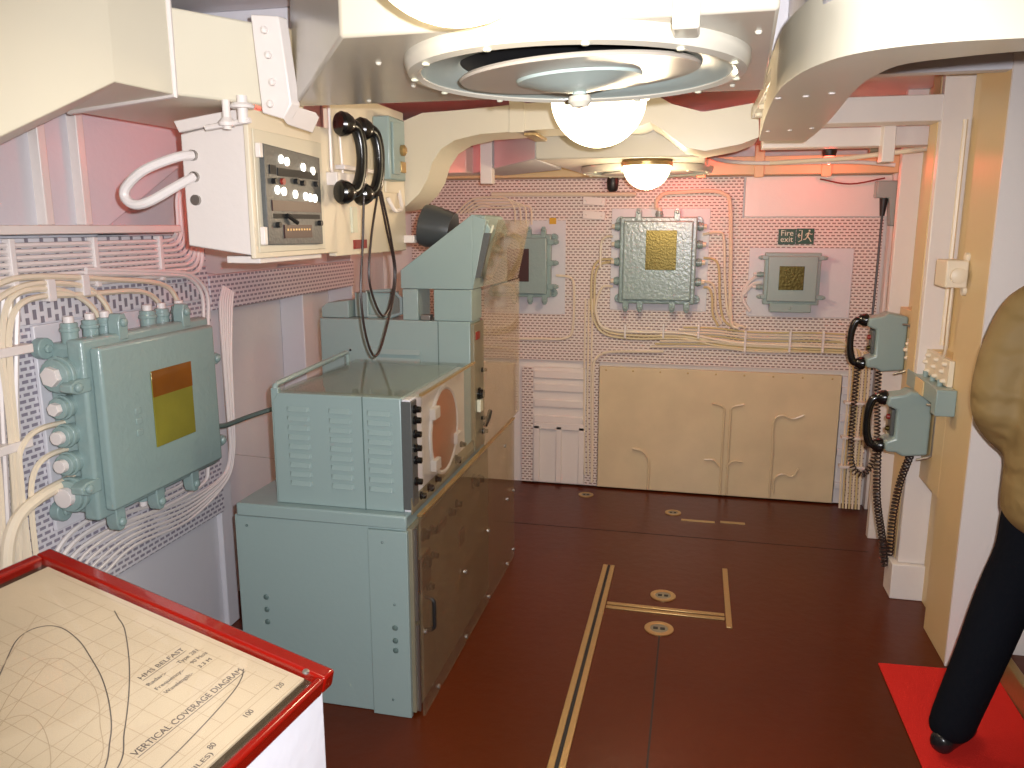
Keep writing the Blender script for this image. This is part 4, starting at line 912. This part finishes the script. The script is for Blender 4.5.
# ================================================================== CHART DESK
O = Vector((-.534, 1.071, .9)); U = Vector((.1149, .99337, 0)); V = Vector((-.97147, .11244, .20882)); N = U.cross(V)
TD = frame(O, U, V, N)
t = thing('chart_desk', 'red framed lectern desk with a radar coverage chart under glass', 'desk', (-.75, .75, 0))
W0, H0 = -.90, .598; bz = .030
for nm, x0, x1, y0, y1 in (('right', -bz, 0, 0, H0), ('left', W0, W0+bz, 0, H0), ('bottom', W0+bz, -bz, 0, .015), ('top', W0+bz, -bz, H0-.020, H0)):
    MB(TD).box(x0, x1, y0, y1, -.024, .006).build('frame_rail', 'redwood', t, bevel=.005, seg=3)
MB(TD).box(W0+.01, -.01, .01, H0-.01, -.022, -.010).build('backboard', 'mirror', t)
MB(TD).box(W0+.06, -.034, .034, .563, -.010, -.006).build('chart_sheet', 'paper', t)
def strokes(lines, r, z, nm, m):
    mb = MB(TD)
    for ln in lines:
        ln = [Vector((p[0], p[1], z)) for p in ln]
        for a, b in zip(ln[:-1], ln[1:]):
            d = (b-a); 
            if d.length < 1e-6: continue
            nn = Vector((-d.y, d.x, 0)).normalized()*r; e = d.normalized()*r*.5
            mb.add([a-nn-e, a+nn-e, b+nn+e, b-nn+e], [(0, 1, 2, 3)])
    return mb.build(nm, m, t)
grid = []
xs = [-.070-.0745*i/2 for i in range(0, 21)]
for x in xs: grid.append([(x, .070), (x, .50)])
for j in range(12): grid.append([(-.80, .070+j*.0375+.02*(j > 0)), (-.062, .070+j*.0375-.004*j)])
grid.append([(-.80, .070), (-.04, .059)]); grid.append([(-.80, .043), (-.04, .037)]); grid.append([(-.045, .06), (-.045, .53)])
for a in range(1, 9): grid.append([(-.80, .08), (-.80+.74*math.cos(a*.13), .08+.74*math.sin(a*.13)*.62)])
strokes(grid, .0005, -.0055, 'printed_grid', 'faint')
sm2 = lambda l: [(v.x, v.y) for v in smooth([(a, b, 0) for a, b in l], 8)]
cv = [sm2([(-.069, .122), (-.088, .111), (-.125, .100), (-.208, .088), (-.296, .080), (-.42, .075), (-.6, .073), (-.80, .072)]),
      sm2([(-.067, .381), (-.078, .362), (-.095, .332), (-.147, .272), (-.203, .217), (-.265, .164), (-.321, .122), (-.45, .095), (-.62, .082), (-.80, .074)]),
      sm2([(-.80, .074), (-.66, .11), (-.50, .20), (-.38, .30), (-.30, .36), (-.245, .402), (-.205, .430), (-.175, .436), (-.153, .424), (-.147, .40), (-.156, .36), (-.173, .322), (-.202, .267), (-.242, .212), (-.285, .168), (-.35, .125), (-.5, .095), (-.8, .074)])]
strokes(cv, .0009, -.0052, 'printed_curves', 'ink')
cw = [sm2([(-.80, .074), (-.6, .13), (-.42, .24), (-.32, .32), (-.258, .355), (-.225, .366), (-.205, .355), (-.2, .335), (-.21, .292), (-.227, .252), (-.268, .203), (-.334, .141), (-.5, .1), (-.8, .074)]),
      sm2([(-.80, .074), (-.6, .15), (-.45, .25), (-.36, .30), (-.31, .29), (-.32, .24), (-.38, .17), (-.5, .11), (-.8, .074)]), [(-.144, .46), (-.80, -.02+.1)]]
strokes(cw, .0006, -.0051, 'printed_curves', 'faint')
tt = lambda s, x, y, sz, w_=None, m='ink': text_mesh(s, sz, TD @ Matrix.Translation((x, y, -.0054)), 'lettering', m, t, extrude=.0002, width=w_)
tt('VERTICAL COVERAGE DIAGRAM', -.290, .120, .0145, .218)
tt('HMS BELFAST', -.173, .224, .0115, .090)
tt('Radar:-', -.178, .205, .0095, .036); tt('Type 281', -.114, .206, .0095, .042)
tt('Frequency:-', -.178, .1895, .0095, .056); tt('90 Mc/s', -.103, .1905, .0095, .034)
tt('Wavelength:-', -.176, .174, .0095, .056); tt('3.3 M', -.104, .175, .0095, .026)
for i, s_ in enumerate(('120', '100', '80', '60', '40', '20')): tt(s_, -.081-i*.0745, .050, .0125)
tt('RANGE (MILES)', -.345, .0425, .0100, .11)
strokes([[(-.290, .1165), (-.072, .1165)], [(-.173, .2205), (-.083, .2205)]], .0006, -.0053, 'printed_underline', 'ink')
MB(TD).box(W0+.02, -.02, .02, H0-.02, .0, .003).build('cover_glass', 'chartglass', t)
MB(TD).lathe([(.006, 0), (.005, .003), (.001, .004)], (-.030, .035, .003), (0, 0, 1), 12).build('screw', 'steel', t)
# pedestal
pa = [TD @ Vector(p) for p in ((W0+.03, .012, -.025), (-.008, .012, -.025), (-.008, H0-.06, -.025), (W0+.03, H0-.06, -.025))]
MB().hexa([(p.x, p.y, 0) for p in pa], [tuple(p) for p in pa]).build('pedestal', 'greywhite', t, bevel=.006)

# ================================================================== PERSON
def skin(name, joints, edges, m, parent, sub=2, root=0, smoothshade=True):
    me = bpy.data.meshes.new(name); base = WL[parent.name]
    names = list(joints); me.from_pydata([tuple(Vector(joints[k][0])-base) for k in names], [(names.index(a), names.index(b)) for a, b in edges], [])
    o = bpy.data.objects.new(name, me); COL.objects.link(o); o.parent = parent; WL[o.name] = base.copy()
    o.modifiers.new('skin', 'SKIN').use_smooth_shade = True
    if not me.skin_vertices: 
        pass
    for i, k in enumerate(names):
        r = joints[k][1]; sv = me.skin_vertices[0].data[i]; sv.radius = r if isinstance(r, tuple) else (r, r); sv.use_root = (i == root)
    s = o.modifiers.new('sub', 'SUBSURF'); s.levels = sub; s.render_levels = sub
    me.materials.append(M[m]); return o
hd = Vector((.62, .78, 0)); sd = Vector((-.78, .62, 0))     # heading, and the person's left side
pc = Vector((1.095, 2.50, 0))
def B(f, l, z): p = pc+hd*f+sd*l; return (p.x, p.y, z)
t = thing('person', 'person walking away to the right in a tan padded jacket and dark jeans', 'person', (1.0, 2.5, 0))
J = dict(pelvis=(B(0, 0, .93), .12), waist=(B(.01, 0, 1.08), .115), chest=(B(.03, 0, 1.28), .13), neckb=(B(.03, 0, 1.44), .065), neck=(B(.045, 0, 1.50), .05), jaw=(B(.07, 0, 1.57), .062), head=(B(.06, 0, 1.66), .085), crown=(B(.055, 0, 1.73), .055),
 ls=(B(.02, .16, 1.39), .05), le=(B(-.08, .205, 1.12), .04), lwr=(B(.06, .20, .96), .028), lpm=(B(.12, .17, .92), .03),
 rs=(B(.02, -.17, 1.40), .055), re=(B(-.06, -.25, 1.12), .04), rwr=(B(.14, -.22, .96), .028), rpm=(B(.20, -.20, .93), .03),
 lh=(B(0, .09, .88), .085), lk=(B(-.03, .125, .49), .058), la=(B(-.21, .175, .12), .04),
 rh=(B(.02, -.09, .88), .085), rk=(B(.20, -.09, .50), .058), ra=(B(.26, -.09, .17), .04))
E_ = [('pelvis','waist'),('waist','chest'),('chest','neckb'),('neckb','neck'),('neck','jaw'),('jaw','head'),('head','crown'),('chest','ls'),('ls','le'),('le','lwr'),('lwr','lpm'),('chest','rs'),('rs','re'),('re','rwr'),('rwr','rpm'),('pelvis','lh'),('lh','lk'),('lk','la'),('pelvis','rh'),('rh','rk'),('rk','ra')]
for s_, l0 in (('l', 1), ('r', -1)):
    w_ = Vector(J[s_+'pm'][0]); 
    for i in range(4):
        a = 'f%s%d' % (s_, i); off = (i-1.5)*.019
        p0 = w_+hd*.015+Vector((0, 0, off*.9)); p1 = p0+hd*.035-sd*.004*l0+Vector((0, 0, -.012)); p2 = p1+hd*.022-sd*.016*l0+Vector((0, 0, -.014))
        J[a+'a'] = (tuple(p0), .009); J[a+'b'] = (tuple(p1), .008); J[a+'c'] = (tuple(p2), .007)
        E_ += [(s_+'pm', a+'a'), (a+'a', a+'b'), (a+'b', a+'c')]
    J['t'+s_] = (tuple(w_-sd*.03*l0+Vector((0, 0, .02))), .010); J['t2'+s_] = (tuple(w_+hd*.03-sd*.045*l0+Vector((0, 0, .02))), .008); E_ += [(s_+'pm', 't'+s_), ('t'+s_, 't2'+s_)]
skin('body', J, E_, 'skin', t)
Jk = dict(hem=(B(0, .01, .775), .178), w=(B(.0, .01, .98), .178), c=(B(.02, .01, 1.20), .172), sh=(B(.025, 0, 1.34), .11), col=(B(.035, 0, 1.47), .075),
 ls=(B(.02, .15, 1.36), .085), lm=(B(-.045, .20, 1.25), .076), le=(B(-.085, .205, 1.09), .072), lf=(B(-.03, .19, 1.01), .070), lw=(B(.05, .18, .95), .058),
 rs=(B(.02, -.15, 1.36), .085), re=(B(-.06, -.255, 1.13), .072), rf=(B(.04, -.24, 1.04), .062), rw=(B(.13, -.225, .965), .052))
def cloth(name, S, chains, m, parent, vox=.014):
    """overlapping tapered limbs fused into one continuous surface"""
    mb = MB()
    for ch in chains:
        P = smooth([S[k][0] for k in ch], 6); n = len(ch)
        Rr = []
        for i in range(len(P)):
            f = i/6; a = min(int(f), n-2); Rr.append(S[ch[a]][1]*(1-(f-a))+S[ch[a+1]][1]*(f-a))
        mb.tube(P, Rr, 20)
        mb.ball(P[0], Rr[0]*.98, 14, (1, 1, .5)); mb.ball(P[-1], Rr[-1]*.98, 14, (1, 1, .5))
    o = mb.build(name, m, parent, ang=180)
    r = o.modifiers.new('fuse', 'REMESH'); r.mode = 'VOXEL'; r.voxel_size = vox; r.use_smooth_shade = True
    k = o.modifiers.new('soften', 'SMOOTH'); k.factor = .6; k.iterations = 6
    return o
cloth('jacket', Jk, [('hem','w','c','sh','col'),('c','ls','lm','le','lf','lw'),('c','rs','re','rf','rw')], 'jacket', t)
Je = dict(w=(B(0, 0, .92), .14), p=(B(0, 0, .82), .145), lh=(B(0, .075, .76), .105), lt=(B(-.01, .095, .63), .092), lk=(B(-.04, .135, .48), .080), lc=(B(-.12, .155, .30), .072), la=(B(-.20, .175, .13), .066), lb=(B(-.22, .178, .085), .064),
 rh=(B(.04, -.075, .76), .105), rk=(B(.20, -.09, .49), .078), rc=(B(.24, -.09, .3), .07), ra=(B(.26, -.09, .165), .062))
cloth('jeans', Je, [('w','p'),('p','lh','lt','lk','lc','la','lb'),('p','rh','rk','rc','ra')], 'jeans', t)
def shoe(f, l, z, tilt):
    S = {}; 
    for i, (df, dz, r) in enumerate(((-.055, .0, (.036, .036)), (-.01, .008, (.038, .040)), (.06, -.002, (.040, .032)), (.13, -.010, (.043, .026)), (.175, -.014, (.034, .022)))):
        S['p%d' % i] = (B(f+df, l, z+dz+tilt*df), r)
    skin('shoe', S, [('p0','p1'),('p1','p2'),('p2','p3'),('p3','p4')], 'shoe', t)
shoe(-.235, .183, .052, -.03); shoe(.27, -.09, .145, 0)
hp = Vector(B(.045, 0, 1.665))
MB().ball(tuple(hp+Vector((0, 0, .012))), .100, 20, (.9, 1.0, 1.12)).build('hair', 'hair', t)
mb = MB(); fc = Vector(B(.14, 0, 1.60)); mb.ball(tuple(fc), .014, 10, (1, 1, 1.6)); 
mb.build('nose', 'skin', t)
for s_ in (1, -1):
    MB().ball(B(.128, .03*s_, 1.635), .011, 10).build('eye', 'signwhite', t); MB().ball(B(.052, .093*s_, 1.62), .022, 10, (.5, .5, 1.3)).build('ear', 'skin', t)
MB().ball(B(.132, 0, 1.555), .016, 10, (1, 1, .4)).build('mouth', 'redlabel', t)

# ================================================================== LIGHT
def light(kind, loc, energy, col, size=.1, rot=None, name='light', **k):
    d = bpy.data.lights.new(name, kind); d.energy = energy; d.color = col
    if kind == 'AREA': d.size = size
    else: d.shadow_soft_size = size
    o = bpy.data.objects.new(name, d); COL.objects.link(o); o.location = loc
    if rot: o.rotation_euler = rot
    return o
WARM = (1, .80, .54)
light('POINT', (-.300, 2.46, 1.80), 9, WARM, .10, name='lamp_light_1')
light('POINT', (-.223, 3.56, 1.72), 16, WARM, .08, name='lamp_light_2')
light('POINT', (-.325, 1.09, 1.83), 2.5, WARM, .10, name='lamp_light_3')
light('POINT', (-.10, -.6, 1.84), 5, WARM, .10, name='added_lamp_light')  # light of the added lamp behind the viewer
RED = (1, .10, .08)
light('POINT', (-.06, 4.50, 1.88), 2.6, RED, .03, name='red_light_1')
light('POINT', (.62, 4.36, 1.885), 2.6, RED, .03, name='red_light_2')
light('POINT', (-1.36, 3.95, 1.86), 2.4, RED, .03, name='red_light_3')
light('POINT', (-1.42, 2.46, 1.86), 1.7, RED, .03, name='red_light_4')
fx = EYE+RT*.05+UP*.045
light('SPOT', tuple(fx), 185, (.95, .95, 1), .012, name='flash_light')
fo = bpy.data.objects['flash_light']; fo.rotation_euler = FW.to_track_quat('-Z', 'Y').to_euler(); fo.data.spot_size = math.radians(95); fo.data.spot_blend = .6
w = bpy.data.worlds.new('world'); bpy.context.scene.world = w; w.use_nodes = True
w.node_tree.nodes['Background'].inputs[0].default_value = (.9, .75, .6, 1); w.node_tree.nodes['Background'].inputs[1].default_value = .05

# ================================================================== CAMERA
cd = bpy.data.cameras.new('camera'); cd.sensor_width = 36; cd.lens = 36*F/1024; cd.clip_start = .02
co = bpy.data.objects.new('camera', cd); COL.objects.link(co); co.location = EYE
co.matrix_world = frame(EYE, RT, UP, -FW)
sc_ = bpy.context.scene; sc_.camera = co
sc_.view_settings.view_transform = 'Standard'; sc_.view_settings.look = 'None'; sc_.view_settings.gamma = 1; sc_.view_settings.use_curve_mapping = False
sc_.view_settings.exposure = 0.28
